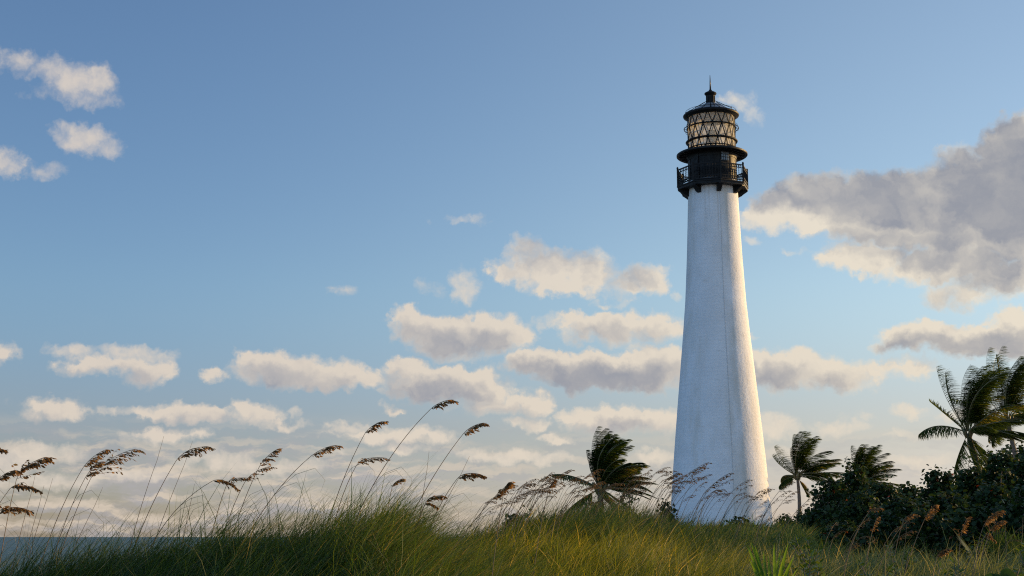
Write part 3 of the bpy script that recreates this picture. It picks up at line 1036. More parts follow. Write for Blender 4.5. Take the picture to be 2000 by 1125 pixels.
def build_grass():
    rng = np.random.default_rng(7)
    mg = m_leaf("dune_grass_blade", GREENS, .42, .5, .3, (1.7, 1.55, .45))
    mgold = m_leaf("golden_grass_blade", GOLD, .50, .5, .2, (1.7, 1.5, .4))
    mmead = m_leaf("meadow_grass_blade", MEADOW, .38, .55, .2, (1.6, 1.45, .5))

    def make(name, label, y0, y1, pxa, pxb, dens, h, hs, hue0, mat, width, seed, tuft=28, rad=.13, keep=None, **kw):
        g = np.random.default_rng(seed)
        base, tid, nt_ = scatter(g, y0, y1, pxa, pxb, dens, tuft, rad, keep)
        th = np.clip(g.normal(1.0, .16, nt_), .55, 1.5)
        kw.setdefault('tuft_id', tid)
        height = h * (1 + .2 * smooth_noise(base[:, 0], base[:, 1], .8, seed + 3)) * th[tid] * np.clip(g.normal(1.0, hs, len(tid)), .35, 1.7)
        hue = hue0 + smooth_noise(base[:, 0], base[:, 1], 1.7, seed) * .13 + g.normal(0, .10, nt_)[tid] + g.normal(0, .10, len(tid))
        dry = g.random(len(tid)) < .05
        hue = np.where(dry, g.uniform(.85, 1.0, len(tid)), hue)
        return blades(name, base, height, np.clip(hue, 0, 1), g, mat, width, label=label, **kw)

    # near dune at the left: dense body, wispy tops
    make("dune_grass", "dark green marram grass covering the near dune", 7.2, 12.6, -500, 1060, 3600, .56, .19, .31, mg, .0046, 11, lean=.50, spread=1.0, up0=.34)
    make("dune_grass", "long wispy green blades bent over along the crest of the near dune", 9.6, 12.4, -300, 1010, 380, .76, .2, .55, mg, .0032, 12, tuft=10, lean=.62, bend=1.2, up0=.42, spread=.5)
    make("dune_grass", "grass on the lee side of the near dune", 12.6, 17, -300, 1000, 500, .6, .2, .35, mg, .006, 13, lean=.5)
    make("dune_grass", "sparse grass at the foot of the near dune", 3.0, 7.2, -900, 2900, 420, .55, .25, .30, mg, .005, 14, lean=.45)
    make("dune_grass", "dead straw coloured blades curled over on the near dune", 7.8, 11.6, -300, 1060, 110, .50, .25, .92, mg, .0060, 21, tuft=9, lean=1.0, bend=1.6, up0=.5, spread=1.2)
    # golden slope in the middle
    gold = lambda x, y, g: g.random(len(x)) < np.clip(1.25 - np.abs((1000 + F * x / y) - 1090) / 420, .25, 1) * np.clip((24.5 - y) / 4, .15, 1)
    make("golden_grass", "sunlit yellow green grass on the middle slope", 12.0, 25.5, 840, 1430, 1400, .52, .2, .42, mgold, .0070, 15, keep=gold, lean=.45, spread=1.2)
    make("golden_grass", "taller grass along the crest of the middle dune", 20, 31, 820, 1400, 480, .68, .2, .22, mg, .0080, 16, lean=.6)  # crest shade put into the colour: darker hue than the slope

    def meadow(x, y, g):
        px = 1000 + F * x / y
        bare = (px > 1630) & (y > 25.5)
        return ~bare
    make("meadow_grass", "dull green and brown meadow grass before the bushes", 10.0, 24, 1180, 2350, 1000, .47, .25, .29, mmead, .0070, 17, keep=meadow, lean=.40, spread=1.5)
    make("meadow_grass", "shaded grass between the meadow and the lighthouse", 24, 48, 1180, 2300, 240, .55, .25, .52, mg, .012, 18, keep=meadow, lean=.45, spread=1.4)
    make("meadow_grass", "rough grass round the lighthouse foot", 48, 95, 950, 1900, 30, .6, .25, .48, mg, .030, 19, tuft=20, rad=.3, lean=.5)


build_grass()

# ------------------------------------------------------------------ sea oats: bare stalks and drooping seed heads
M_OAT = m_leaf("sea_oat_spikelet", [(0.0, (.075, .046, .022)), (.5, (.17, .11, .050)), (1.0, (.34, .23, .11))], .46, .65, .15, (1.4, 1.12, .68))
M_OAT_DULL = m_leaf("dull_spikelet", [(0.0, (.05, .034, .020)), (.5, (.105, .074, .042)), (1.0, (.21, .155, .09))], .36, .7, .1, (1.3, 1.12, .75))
M_STEM = m_plain("sea_oat_stem", (.19, .125, .060), .6, 0, .4, 20.0, .0)
M_DRYLEAF = m_plain("dry_leaf", (.30, .26, .13), .7, 0, .3, 20.0, .0)


def bez(p, c1, c2, q, n):
    return [p * (1 - t) ** 3 + c1 * (3 * t * (1 - t) ** 2) + c2 * (3 * t * t * (1 - t)) + q * t ** 3 for t in [k / n for k in range(n + 1)]]


def spikelets(path, rng, n_branch, per, length, size, fullness=1.0, down=.6, wind=Vector((1, .1, 0))):
    """flat drooping spikelets on short side branches along a curved axis; returns arrays"""
    V, Tq, hue = [], [], []
    L_ = len(path) - 1
    for b in range(n_branch):
        t = (b + rng.random() * .8) / n_branch
        f = t * L_
        i = min(int(f), L_ - 1)
        p = path[i].lerp(path[i + 1], f - i)
        d = (path[i + 1] - path[i]).normalized()
        bl = length * (.46 - .26 * t) * (.55 + .45 * fullness) * rng.uniform(.6, 1.25)
        bd = (d * .75 + Vector((rng.gauss(0, .25), rng.gauss(0, .45), -.10 - .15 * rng.random())) + wind * .12).normalized()
        q = p.copy()
        m_ = max(3, int(per * rng.uniform(.7, 1.2) * (1 - .35 * t)))
        for k in range(m_):
            step = bl / m_
            bd = (bd + Vector((0.03, 0, -.10 * down)) + Vector((rng.gauss(0, .05), rng.gauss(0, .05), rng.gauss(0, .05)))).normalized()
            q0 = q
            q = q + bd * step
            b0, hw = len(V), Vector((0, 0, size * .035))
            V += [q0 - hw, q - hw, q + hw, q0 + hw]           # the side branch itself
            Tq.append((b0, b0 + 1, b0 + 2, b0 + 3))
            hue += [.25] * 4
            s = size * rng.uniform(.65, 1.25)
            a = (bd * .55 + wind * .25 + Vector((rng.gauss(0, .3), rng.gauss(0, .4), -.70 * down + rng.gauss(0, .22)))).normalized()
            sd = a.cross(Vector((rng.gauss(0, 1), rng.gauss(0, 1), rng.gauss(0, 1)))).normalized()
            nrm = a.cross(sd)
            w = s * .22
            c = q
            base = len(V)
            V += [c, c + a * s * .35 + sd * w, c + a * s * .75 + sd * w * .7 + nrm * w * .3, c + a * s, c + a * s * .75 - sd * w * .7 + nrm * w * .3, c + a * s * .35 - sd * w]
            Tq.append((base, base + 1, base + 2, base + 5))
            Tq.append((base + 5, base + 2, base + 3, base + 4))
            h = min(1, max(0, rng.gauss(.5, .25)))
            hue += [h] * 6
    return V, Tq, hue


def oat(name, label, base, a, tip, rng, bow=.10, head=True, full=1.0, size=.026, rad=.0026, droop=.25, group=None, leaf=0, n_branch=13, per=8, cat="sea oat", mat=None):
    """one stalk from its foot to the neck of the seed head (a) and on to the tip"""
    base, a, tip = Vector(base), Vector(a), Vector(tip)
    root = thing(name, label, cat, base, group)
    B, A, T = Vector((0, 0, 0)), a - base, tip - base
    chord = A - B
    ln = chord.length
    perp = Vector((-chord.z, 0, chord.x)).normalized() * (1 if chord.x >= 0 else -1)
    c1 = B + chord * .33 + perp * ln * bow * .9 + Vector((0, rng.uniform(-.05, .05), 0))
    c2 = B + chord * .70 + perp * ln * bow
    path = bez(B, c1, c2, A, 14)
    tan = (A - c2).normalized()
    head_len = (T - A).length
    hp = bez(A, A + tan * head_len * .35, T - (T - A).normalized() * head_len * .3 + Vector((0, 0, head_len * droop * .35)), T, 8)
    full_path = path + (hp[1:] if head else [A.lerp(T, k / 4) for k in range(1, 5)])
    n = len(full_path)
    bm = bmesh.new()
    rads = [rad * (1 - .72 * k / (n - 1)) for k in range(n)]
    tube(bm, full_path, rads, 5)
    mesh_obj("stem", bm, M_STEM, root, smooth=True)
    if head:
        V, Tq, hue = spikelets(hp, rng, n_branch, per, head_len, size * 1.12, full)
        for k in range(8):                    # the axis that carries them
            b0 = len(V)
            o_ = Vector((0, 0, rad * .5))
            V += [hp[k] - o_, hp[k + 1] - o_, hp[k + 1] + o_, hp[k] + o_]
            Tq.append((b0, b0 + 1, b0 + 2, b0 + 3))
            hue += [.3] * 4
        array_obj("seed_head", [tuple(v) for v in V], [np.array(Tq)], mat or M_OAT, root, attrs={"hue": hue})
    for k in range(leaf):
        t = rng.uniform(.30, .8)
        i = int(t * 14)
        p = path[i]
        d = (path[i + 1] - path[i]).normalized()
        ll = rng.uniform(.22, .38)
        pts = [p, p + d * ll * .35 + Vector((ll * .1, 0, 0)), p + d * ll * .5 + Vector((ll * .4, .02, ll * .02)), p + d * ll * .35 + Vector((ll * .72, .03, -ll * .12)), p + Vector((ll * .85, .03, -ll * .12))]
        bm = bmesh.new()
        tube(bm, pts, [.0016, .0018, .0014, .001, .0004], 4)
        mesh_obj("leaf_blade", bm, M_DRYLEAF, root, smooth=True)
    return root


def foot(px, py, nx, ny, Y):
    """carry the stalk from where it leaves the grass (px, py) down to the sand"""
    p, n = P(px, py, Y), P(nx, ny, Y)
    d = (p - n)
    x = p.x + max(-.35, min(.35, d.x * .30))
    return Vector((x, Y, float(ground(x, Y)) - .02))


HERO = [
    # foot px, py | neck px, py | tip px, py | distance | bow | fullness | spikelet m | label
    (110, 1046, 177, 935, 265, 877, 11.3, .04, 1.15, .028, "sea oat with a long full head reaching out over a shorter paired one"),
    (81, 1045, 162, 914, 208, 878, 11.6, .06, 1.0, .027, "sea oat with upright ragged head, just behind the long full head"),
    (100, 1050, 166, 934, 196, 902, 11.0, .05, 1.0, .026, "short thick sea oat head under the ragged upright head"),
    (0, 1010, 32, 937, 88, 893, 9.6, .03, 1.5, .030, "dense swept sea oat plume, broadest of the heads above the sea"),
    (-40, 1000, -4, 940, 32, 918, 10.2, .05, 1.1, .028, "sea oat head cut by the frame edge, below a tiny cut off tip"),
    (-60, 1010, 19, 955, 71, 955, 10.0, .10, 1.0, .027, "flat level sea oat head under the dense swept plume"),
    (-70, 1030, -8, 1004, 50, 994, 9.8, .08, 1.2, .028, "lowest drooping sea oat head by the frame edge above the sea"),
    (-60, 960, -14, 880, 8, 879, 10.4, .10, .8, .026, "tip of a sea oat head cut off high at the frame edge"),
    (256, 1052, 344, 900, 407, 872, 11.2, .05, .95, .027, "sea oat with two split clumps in its head beside two bare stalks"),
    (298, 1036, 414, 940, 461, 951, 11.3, .16, .95, .027, "sea oat whose stem arches over so its head hangs level"),
    (450, 1016, 507, 911, 543, 877, 11.4, .05, .75, .026, "slim pointed sea oat head standing over a loose sparse head"),
    (430, 1018, 478, 942, 529, 911, 11.6, .06, .45, .022, "loose sparse sea oat head below the slim pointed head"),
    (412, 1014, 443, 946, 485, 934, 11.7, .05, .40, .022, "thin wispy sea oat head touching the drooping one"),
    (479, 1026, 606, 892, 658, 870, 11.3, .09, .75, .025, "sea oat on a long bowed stem with a clump alone at the tip"),
    (640, 981, 712, 848, 747, 823, 11.8, .05, .75, .025, "tall sea oat with a narrow head next to the highest one"),
    (653, 977, 695, 911, 755, 895, 11.7, .07, .55, .023, "low thin sea oat head crossing the tall bowed stem"),
    (706, 987, 842, 798, 886, 781, 11.2, .08, .80, .026, "highest sea oat of the dune crest, on a long bowed stem"),
    (799, 1000, 905, 847, 946, 826, 11.3, .05, .85, .026, "second tallest sea oat, straight stem, head against pale cloud"),
    (830, 984, 893, 935, 940, 927, 11.5, .08, 1.1, .027, "heavy drooping sea oat head below the second tallest"),
    (755, 974, 766, 951, 787, 935, 12.2, .04, .8, .022, "small sea oat head just above the top of the grass"),
    (804, 1052, 832, 981, 865, 968, 10.9, .05, .7, .024, "low forked sea oat head at the edge of the dark dune"),
    (800, 1056, 830, 986, 853, 990, 10.8, .06, .5, .022, "lowest flat sea oat head at the edge of the dark dune"),
    (839, 1090, 962, 975, 996, 946, 9.8, .03, .9, .023, "long slanting dark sea oat stalk in front of the golden slope"),
    (955, 1122, 984, 960, 994, 942, 9.2, .02, 1.5, .022, "pale upright sea oat stalk with tufted head seen end on"),
    (1040, 1098, 1072, 955, 1083, 938, 12.5, .03, .6, .022, "dark thin sea oat stalk crossing the golden slope"),
    (1754, 1104, 1805, 1016, 1826, 986, 14.0, .05, 1.35, .027, "glowing orange sea oat head alone before the dark bush"),
    (1866, 1078, 1877, 1047, 1889, 1012, 14.5, .03, 1.05, .026, "narrow glowing sea oat head beside the double plume"),
    (1896, 1085, 1920, 1030, 1948, 999, 14.2, .07, 1.7, .030, "biggest glowing sea oat plume before the dark bushes"),
    (1901, 1088, 1932, 1040, 1956, 1017, 14.0, .05, 1.2, .027, "smaller plume tucked under the biggest glowing plume"),
    (1903, 1090, 1924, 1046, 1936, 1050, 14.3, .10, .9, .025, "short drooping head under the two glowing plumes"),
    (1815, 1110, 1830, 1089, 1851, 1072, 13.0, .06, 1.1, .027, "dim brown sea oat head low in the meadow grass"),
    (1740, 1098, 1764, 1018, 1783, 1004, 16.0, .05, .8, .024, "faint brown sea oat head in shade before the bushes"),
    (1655, 1075, 1697, 1000, 1722, 993, 15.5, .12, .6, .024, "pale arching sea oat stem in shade before the bushes"),
    (1690, 1075, 1703, 1040, 1714, 1010, 17.0, .04, .7, .024, "dull upright sea oat head in shade before the bushes"),
    (1880, 1095, 1922, 1050, 1944, 1056, 15.0, .14, .7, .024, "low brown arching sea oat head beneath the plumes"),
]
BARE = [
    (253, 1052, 320, 852, 11.0, .03, "tall bare grass stalk, the longest without a seed head"),
    (295, 1052, 376, 862, 11.4, .02, "bare stalk rising behind the two clump seed head"),
    (350, 1036, 380, 945, 11.2, .01, "short dark bare stalk under the arching stem"),
    (24, 1062, 70, 922, 10.6, .02, "bare stalk rising beside the dense plume"),
    (42, 1048, 86, 948, 10.9, .02, "shorter of two parallel bare stalks"),
    (49, 1050, 103, 934, 11.0, .02, "longer of two parallel bare stalks"),
    (123, 1052, 201, 951, 11.1, .02, "bare stalk leaning low beside the thick brown stems"),
    (817, 1020, 838, 882, 11.4, .02, "upright bare stalk below the second tallest head"),
    (833, 985, 917, 891, 11.6, .03, "leaning bare stalk below the second tallest head"),
    (1754, 1110, 1771, 1024, 14.1, .02, "bare golden stalk beside the glowing head in the meadow"),
    (1730, 1125, 1728, 1060, 12.0, .02, "yellow green upright blade in the meadow"),
    (1964, 1080, 1963, 1018, 16.0, .0, "bare stalk in front of the dead palm leaves"),
    (1990, 1075, 1998, 1010, 16.0, .02, "bare stalk at the frame edge by the dead palm leaves"),
]


def build_oats():
    rng = random.Random(5)
    for (bx, by, nx, ny, tx, ty, Y, bow, full, size, label) in HERO:
        f = foot(bx, by, nx, ny, Y)
        oat("sea_oat", label, f, P(nx, ny, Y), P(tx, ty, Y + rng.uniform(-.05, .05)), rng, bow, True, full, size, .0040 * Y / 11, .35,
            "sea oats standing one by one", leaf=2 if Y < 12.1 and rng.random() < .8 else 0, n_branch=int(11 + 8 * full), per=8)
    for (bx, by, tx, ty, Y, bow, label) in BARE:
        f = foot(bx, by, tx, ty, Y)
        n = f.lerp(P(tx, ty, Y), .85)
        oat("bare_stalk", label, f, n, P(tx, ty, Y), rng, bow, False, rad=.0034 * Y / 11, group="bare grass stalks standing one by one", leaf=1 if rng.random() < .4 else 0, cat="grass stalk")

    # crowds of smaller ones further off: a few patterns, then copies
    protos = []
    for k in range(7):
        h = rng.uniform(1.15, 1.45)
        lean = rng.uniform(.22, .75)
        nk = Vector((lean * h * .8, rng.uniform(-.1, .1), h * .86))
        tp = nk + Vector((rng.uniform(.24, .34), rng.uniform(-.05, .05), rng.uniform(.02, .24)))
        protos.append((Vector((0, 0, 0)), nk, tp, rng.uniform(.05, .13), rng.uniform(.35, .8)))
    made = {}

    def put(k, pos, s, rz, label, group):
        if k not in made:
            b, nk, tp, bow, full = protos[k]
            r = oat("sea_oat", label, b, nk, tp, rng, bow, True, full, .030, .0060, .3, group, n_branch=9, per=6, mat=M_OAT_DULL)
            made[k] = r
        else:
            src = made[k]
            r = link(src.copy())
            for ch in src.children:
                c = link(ch.copy())
                c.parent = r
        r["label"], r["group"] = label, group
        r.location, r.rotation_euler, r.scale = pos, (0, 0, rz), (s, s, s)
        return r

    def crowd(n, pxa, pxb, ya, yb, tops, label, group, smin=.75, smax=1.15):
        for i in range(n):
            Y = rng.uniform(ya, yb)
            px = rng.uniform(pxa, pxb)
            x = (px - 1000) / F * Y
            z = float(ground(x, Y))
            # height so that the head reaches the level seen in the photograph
            top = P(px, tops(px) + rng.uniform(-14, 26), Y).z
            s = max(.45, min(1.5, (top - z) / 1.28))
            put(rng.randrange(7), (x, Y, z), s, rng.gauss(0, .35), label, group)

    t1 = lambda px: float(np.interp(px, [900, 960, 1000, 1060, 1120, 1180, 1240, 1300, 1330, 1400, 1480, 1560], [978, 955, 936, 944, 958, 946, 922, 932, 950, 966, 984, 985]))
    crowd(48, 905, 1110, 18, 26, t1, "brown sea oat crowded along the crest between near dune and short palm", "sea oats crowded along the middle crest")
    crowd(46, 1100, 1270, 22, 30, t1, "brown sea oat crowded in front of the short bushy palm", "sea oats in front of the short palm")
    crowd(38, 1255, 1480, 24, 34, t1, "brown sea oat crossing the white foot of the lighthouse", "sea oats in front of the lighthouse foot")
    for (px, py, Y) in ((1478, 985, 26), (1500, 1002, 28), (1462, 965, 25)):
        x = (px - 1000) / F * Y
        z = float(ground(x, Y))
        put(rng.randrange(7), (x, Y, z), max(.5, (P(px, py, Y).z - z) / 1.2), rng.gauss(0, .2), "sea oat leaning past the lighthouse edge towards the single trunk palm", "sea oats beside the lighthouse edge")
    crowd(16, 1560, 1990, 15, 20, lambda px: 1035.0, "dull brown sea oat scattered in the shaded meadow before the bushes", "sea oats scattered in the shaded meadow")


build_oats()

# ------------------------------------------------------------------ coconut palms in the wind
M_PALM = m_leaf("palm_leaf", [(0.0, (.020, .042, .011)), (.5, (.042, .072, .016)), (.85, (.10, .125, .022)), (1.0, (.24, .17, .06))], .50, .45, .22, (1.7, 1.6, .5))
M_RACHIS = m_plain("palm_rib", (.16, .14, .055), .5, 0, .3, 8.0, .0)
M_TRUNK = m_plain("palm_trunk_bark", (.17, .135, .105), .85, 0, .45, 6.0, .6)


def frond_mesh(org, d0, L_, rng, wind, grav, leaf, dead=0.0, n_leaf=66):
    """arched rib with two combs of leaflets that stream with the wind"""
    n = 16
    ds = L_ / n
    p, d = Vector(org), Vector(d0).normalized()
    pts = [p.copy()]
    w = Vector((1, .12, 0))
    for k in range(n):
        t = (k + 1) / n
        d = (d + (w * wind * (.25 + t * 1.3) + Vector((0, 0, -grav * (.2 + t * 1.3)))) / n).normalized()
        p = p + d * ds
        pts.append(p.copy())
    V, Q, hue, mi = [], [], [], []

    def strip(cs, ws, sd, h, m_):
        b = len(V)
        for c, ww in zip(cs, ws):
            V.append(c - sd * ww), V.append(c + sd * ww)
            hue.extend((h, h))
        for k in range(len(cs) - 1):
            Q.append((b + 2 * k, b + 2 * k + 1, b + 2 * k + 3, b + 2 * k + 2))
            mi.append(m_)
    side0 = d0.cross(Vector((0, 0, 1)))
    if side0.length < .1:
        side0 = Vector((0, 1, 0))
    side0.normalize()
    for ax in (side0, Vector((0, 0, 1))):
        strip(pts, [.035 * (1 - .85 * k / n) + .004 for k in range(n + 1)], ax, .9, 1)
    base_h = rng.gauss(.42, .16) + dead
    for i in range(n_leaf):
        t = .14 + .86 * (i + rng.random() * .6) / n_leaf
        f = min(t, .999) * n
        k = int(f)
        q = pts[k].lerp(pts[k + 1], f - k)
        dd = (pts[k + 1] - pts[k]).normalized()
        sd = dd.cross(Vector((0, 0, 1)))
        if sd.length < .15:
            sd = side0.copy()
        sd.normalize()
        ll = leaf * (math.sin(math.pi * min(1, .22 + .72 * t)) ** .7) * rng.uniform(.8, 1.1)
        for s in (-1, 1):
            a = (dd * (.45 + .45 * t) + sd * s * .62 + Vector((0, 0, -.15)) + w * (.15 + wind * .45)).normalized()
            c, cs = q.copy(), [q.copy()]
            for m_ in range(3):
                a = (a + w * (.18 + .50 * wind) + Vector((0, 0, -.20 * (1 + grav * .4))) + Vector((rng.gauss(0, .05), rng.gauss(0, .05), rng.gauss(0, .05)))).normalized()
                c = c + a * ll * 1.15 / 3
                cs.append(c.copy())
            wd = a.cross(Vector((rng.gauss(0, .4), rng.gauss(0, .4), 1))).normalized()
            strip(cs, [.018, .024, .018, .003], wd, min(1, max(0, base_h + rng.gauss(0, .12))), 0)
    return V, Q, hue, mi


def palm(label, base, crown, fronds, L_, rng, group="coconut palms bent by the wind", sag=.0, r0=.17, leaf=.80):
    """fronds: list of (azimuth deg: 0 = with the wind, 90 = away from the viewer; elevation deg; length factor; wind; gravity; dead)"""
    base, crown = Vector(base), Vector(crown)
    root = thing("palm_tree", label, "palm tree", base, group)
    C = crown - base
    bm = bmesh.new()
    pts = bez(Vector((0, 0, -.2)), Vector((-C.x * .2, 0, C.z * .35)) + Vector((sag, 0, 0)), C * .72 + Vector((sag * .6, 0, 0)), C, 22)
    rad = [r0 * (1.35 if k == 0 else 1.0 - .40 * k / 22) * (1.0 + .06 * (k % 2)) for k in range(23)]
    rad[-1] *= 1.25
    rad[-2] *= 1.2
    tube(bm, pts, rad, 10)
    mesh_obj("trunk", bm, M_TRUNK, root, smooth=True)
    bm = bmesh.new()
    for k in range(7):                          # fibrous boots under the crown
        a = k * 2.4
        q = C + Vector((math.cos(a) * .10, math.sin(a) * .10, -.25))
        tube(bm, [q, q + Vector((math.cos(a) * .12, math.sin(a) * .12, .30)), q + Vector((math.cos(a) * .26, math.sin(a) * .26, .55))], [.07, .08, .04], 6)
    mesh_obj("crown_shaft", bm, M_RACHIS, root, smooth=True)
    for (az, el, lf, wd, gv, dead) in fronds:
        a, e = R(az + rng.uniform(-8, 8)), R(el + rng.uniform(-4, 4))
        d0 = Vector((math.cos(a) * math.cos(e), math.sin(a) * math.cos(e), math.sin(e)))
        V, Q, hue, mi = frond_mesh(C + d0 * .12, d0, L_ * lf * rng.uniform(.93, 1.05), rng, wd, gv, leaf * min(1, .6 + .4 * lf), dead)
        array_obj("frond", [tuple(v) for v in V], [np.array(Q)], [M_PALM, M_RACHIS], root, mat_index=mi, attrs={"hue": hue})
    return root


def crown_set(rng, n_up=9, n_lee=7, n_side=4, weather=True):
    """fronds of a wind-blown crown: a bunch pushed up and over, streamers to leeward, a few caught on the windward side"""
    f = []
    for k in range(n_up):
        f.append((rng.uniform(60, 300), rng.uniform(62, 88), rng.uniform(1.0, 1.25), rng.uniform(.75, 1.7), rng.uniform(.25, .7), 0))
    for k in range(n_lee):
        f.append((rng.uniform(-75, 75), rng.uniform(0, 55), rng.uniform(.85, 1.1), rng.uniform(.5, 1.0), rng.uniform(.45, .9), rng.choice((0, 0, 0, .25))))
    for k in range(n_side):
        f.append((rng.choice((-1, 1)) * rng.uniform(80, 130), rng.uniform(-25, 30), rng.uniform(.7, .95), rng.uniform(.5, .9), rng.uniform(.6, 1.1), rng.choice((0, .3))))
    return f


def build_palms():
    rng = random.Random(21)

    def at(px, py, Y):
        return P(px, py, Y)

    def base(px, Y):
        x = (px - 1000) / F * Y
        return Vector((x, Y, float(ground(x, Y))))
    # tall one at the right
    Y = 78.0
    fr = crown_set(rng, 19, 11, 2)
    fr += [(180, 20, .88, .15, 1.35, 0), (172, 58, 1.15, .55, -.1, 0), (165, 44, .7, .35, .3, .2), (205, 52, 1.05, .7, .1, 0), (-60, -55, .75, .2, .8, .1), (40, -60, .7, .1, .6, .2), (190, -62, .65, .1, .6, .2), (8, 22, 1.2, .5, .7, 0), (-20, 12, 1.2, .5, .8, 0)]
    palm("big dark coconut palm leaning over the bushes, its lowest windward frond hanging level", base(1912, Y), at(1891, 846, Y), fr, 3.4, rng, sag=.15, r0=.20, leaf=.95)
    Y = 84.0
    fr = crown_set(rng, 17, 11, 6) + [(170, 50, .9, .8, .1, 0), (180, 86, 1.02, .05, .0, .45), (185, 30, 1.0, .4, .5, 0), (200, 10, .9, .3, .7, 0)]
    palm("coconut palm half hidden behind the big dark palm, cut by the frame edge", base(1986, Y), at(1968, 822, Y), fr, 3.7, rng, sag=.1, r0=.19, leaf=.95)
    # slim one beside the lighthouse
    Y = 100.0
    fr = crown_set(rng, 10, 11, 2) + [(180, 44, .92, .75, .05, .25), (176, 30, .75, .55, -.3, .35), (170, 76, .95, .5, -.1, .1), (190, 66, .7, .6, .2, .5), (185, -10, .5, .1, 1.2, .2), (0, 12, 1.25, .35, .35, .1), (-20, -5, 1.1, .3, .3, .3), (15, 30, 1.15, .45, .4, .2), (20, -55, .5, .1, .5, .5)]
    palm("slender coconut palm with a bare curved trunk beside the lighthouse", base(1551, Y), at(1557, 930, Y), fr, 2.85, rng, sag=.22, r0=.15, leaf=.85)
    Y = 104.0
    fr = crown_set(rng, 14, 9, 2) + [(172, 70, 1.0, .55, -.1, .1), (200, 80, .9, .7, .1, 0), (0, 8, 1.15, .3, .4, .3), (-25, 2, 1.1, .3, .45, .3), (180, -30, .5, .2, .8, .4)]
    palm("coconut palm with its trunk hidden behind the sea grape bushes", base(1690, Y), at(1678, 944, Y), fr, 2.75, rng, r0=.15, leaf=.85)
    # short stocky one behind the crest
    Y = 66.0
    fr = crown_set(rng, 22, 12, 1) + [(178, 28, .95, .25, .75, .1), (175, 72, .85, .65, .05, .1), (160, 80, .9, .8, .1, 0), (5, 20, 1.0, .25, 1.2, .05), (0, 55, 1.0, .7, .9, .1), (-15, 30, 1.0, .5, .8, .1), (185, -28, .8, .1, .5, .35), (0, -30, .8, .1, .5, .3), (-70, -35, .8, .2, .5, .35)]
    fr += [(k * 47, rng.uniform(35, 72), rng.uniform(.7, .95), rng.uniform(.5, 1.3), rng.uniform(.4, 1.1), .05) for k in range(12)]
    palm("short bushy coconut palm rising behind the middle dune crest", base(1172, Y), at(1172, 955, Y), fr, 2.35, rng, r0=.20, leaf=.62)


build_palms()

# ------------------------------------------------------------------ sea grape bushes
M_GRAPE = m_leaf("sea_grape_leaf", [(0.0, (.013, .028, .012)), (.5, (.026, .050, .015)), (.9, (.055, .082, .020)), (.97, (.085, .095, .025)), (1.0, (.20, .045, .02))], .24, .5, .18, (1.6, 1.5, .5))
M_LIMB = m_plain("bush_limb", (.13, .11, .085), .85, 0, .4, 9.0, .3)


def bush(label, px, Y, top_py, half_px, rng, leaf=.13, n_twig=150, per=13, open_=.0, name="sea_grape_bush", cat="bush", group="sea grape bushes", mat=None, deep=.8, sink=0.0):
    x0 = (px - 1000) / F * Y
    z0 = float(ground(x0, Y)) - .1 - sink
    H = max(.5, P(px, top_py, Y).z - z0)
    W = half_px / F * Y
    root = thing(name, label, cat, (x0, Y, z0), group)
    bm = bmesh.new()
    V, Fq, hue = [], [], []
    limbs = []
    n_l = 9
    for k in range(n_l):
        a = k * 2.399 + rng.uniform(-.3, .3)
        rr = math.sqrt((k + .5) / n_l)
        end = Vector((math.cos(a) * W * rr * .85, math.sin(a) * W * deep * rr * .85, H * (.92 - .42 * rr * rr) * rng.uniform(.85, 1.0)))
        mid = end * .5 + Vector((rng.gauss(0, .1) * W, rng.gauss(0, .1) * W, H * .06))
        b0 = Vector((math.cos(a) * W * .12, math.sin(a) * W * .12, 0))
        pts = bez(b0, b0 + Vector((0, 0, H * .2)), mid, end, 7)
        limbs.append(pts)
        r = .035 + .015 * H
        tube(bm, pts, [r * (1 - .8 * i / 7) for i in range(8)], 6)
    for k in range(n_twig):
        # twig ends fill a lumpy dome, most of them near its skin
        a = rng.uniform(0, 2 * math.pi)
        u = rng.random()
        el = math.asin(min(1, u ** .8))
        rad = rng.random() ** .35
        lump = 1 + .16 * math.sin(a * 3 + px) * math.cos(el * 4 + px * .3) + rng.gauss(0, .07)
        e = Vector((math.cos(a) * math.cos(el) * W, math.sin(a) * math.cos(el) * W * deep, math.sin(el) * H * .96)) * rad * lump
        e.z = max(e.z, .08 * H)
        if open_ and rng.random() < open_ and e.z > .35 * H:
            continue
        src = min((q for lp in limbs for q in lp[2:]), key=lambda q: (q - e).length)
        mid = src.lerp(e, .5) + Vector((0, 0, .04 * H))
        tube(bm, [src, mid, e], [.014, .010, .005], 4, False)
        d = (e - src).normalized() if (e - src).length > .01 else Vector((0, 0, 1))
        for j in range(per):
            c = e + Vector((rng.gauss(0, 1), rng.gauss(0, 1), rng.gauss(0, .8))) * leaf * .95 - d * leaf * rng.uniform(0, 1.6)
            nrm = (Vector((rng.gauss(0, .7), rng.gauss(0, .7), .7)) + d * .5).normalized()
            t1 = nrm.cross(Vector((rng.gauss(0, 1), rng.gauss(0, 1), rng.gauss(0, 1)))).normalized()
            t2 = nrm.cross(t1)
            s = leaf * rng.uniform(.32, .62)
            b = len(V)
            for q in range(7):
                aa = 2 * math.pi * q / 7
                V.append(c + (t1 * math.cos(aa) + t2 * math.sin(aa) * .92) * s + nrm * s * .22 * abs(math.sin(aa)))
            Fq.append(tuple(range(b, b + 7)))
            h = min(.95, max(0, rng.gauss(.42, .22)))
            if rng.random() < .008:
                h = 1.0
            hue += [h] * 7
    mesh_obj("limb", bm, M_LIMB, root, smooth=True)
    array_obj("foliage", [tuple(v) for v in V], [np.array(Fq)], mat or M_GRAPE, root, attrs={"hue": hue})
    return root


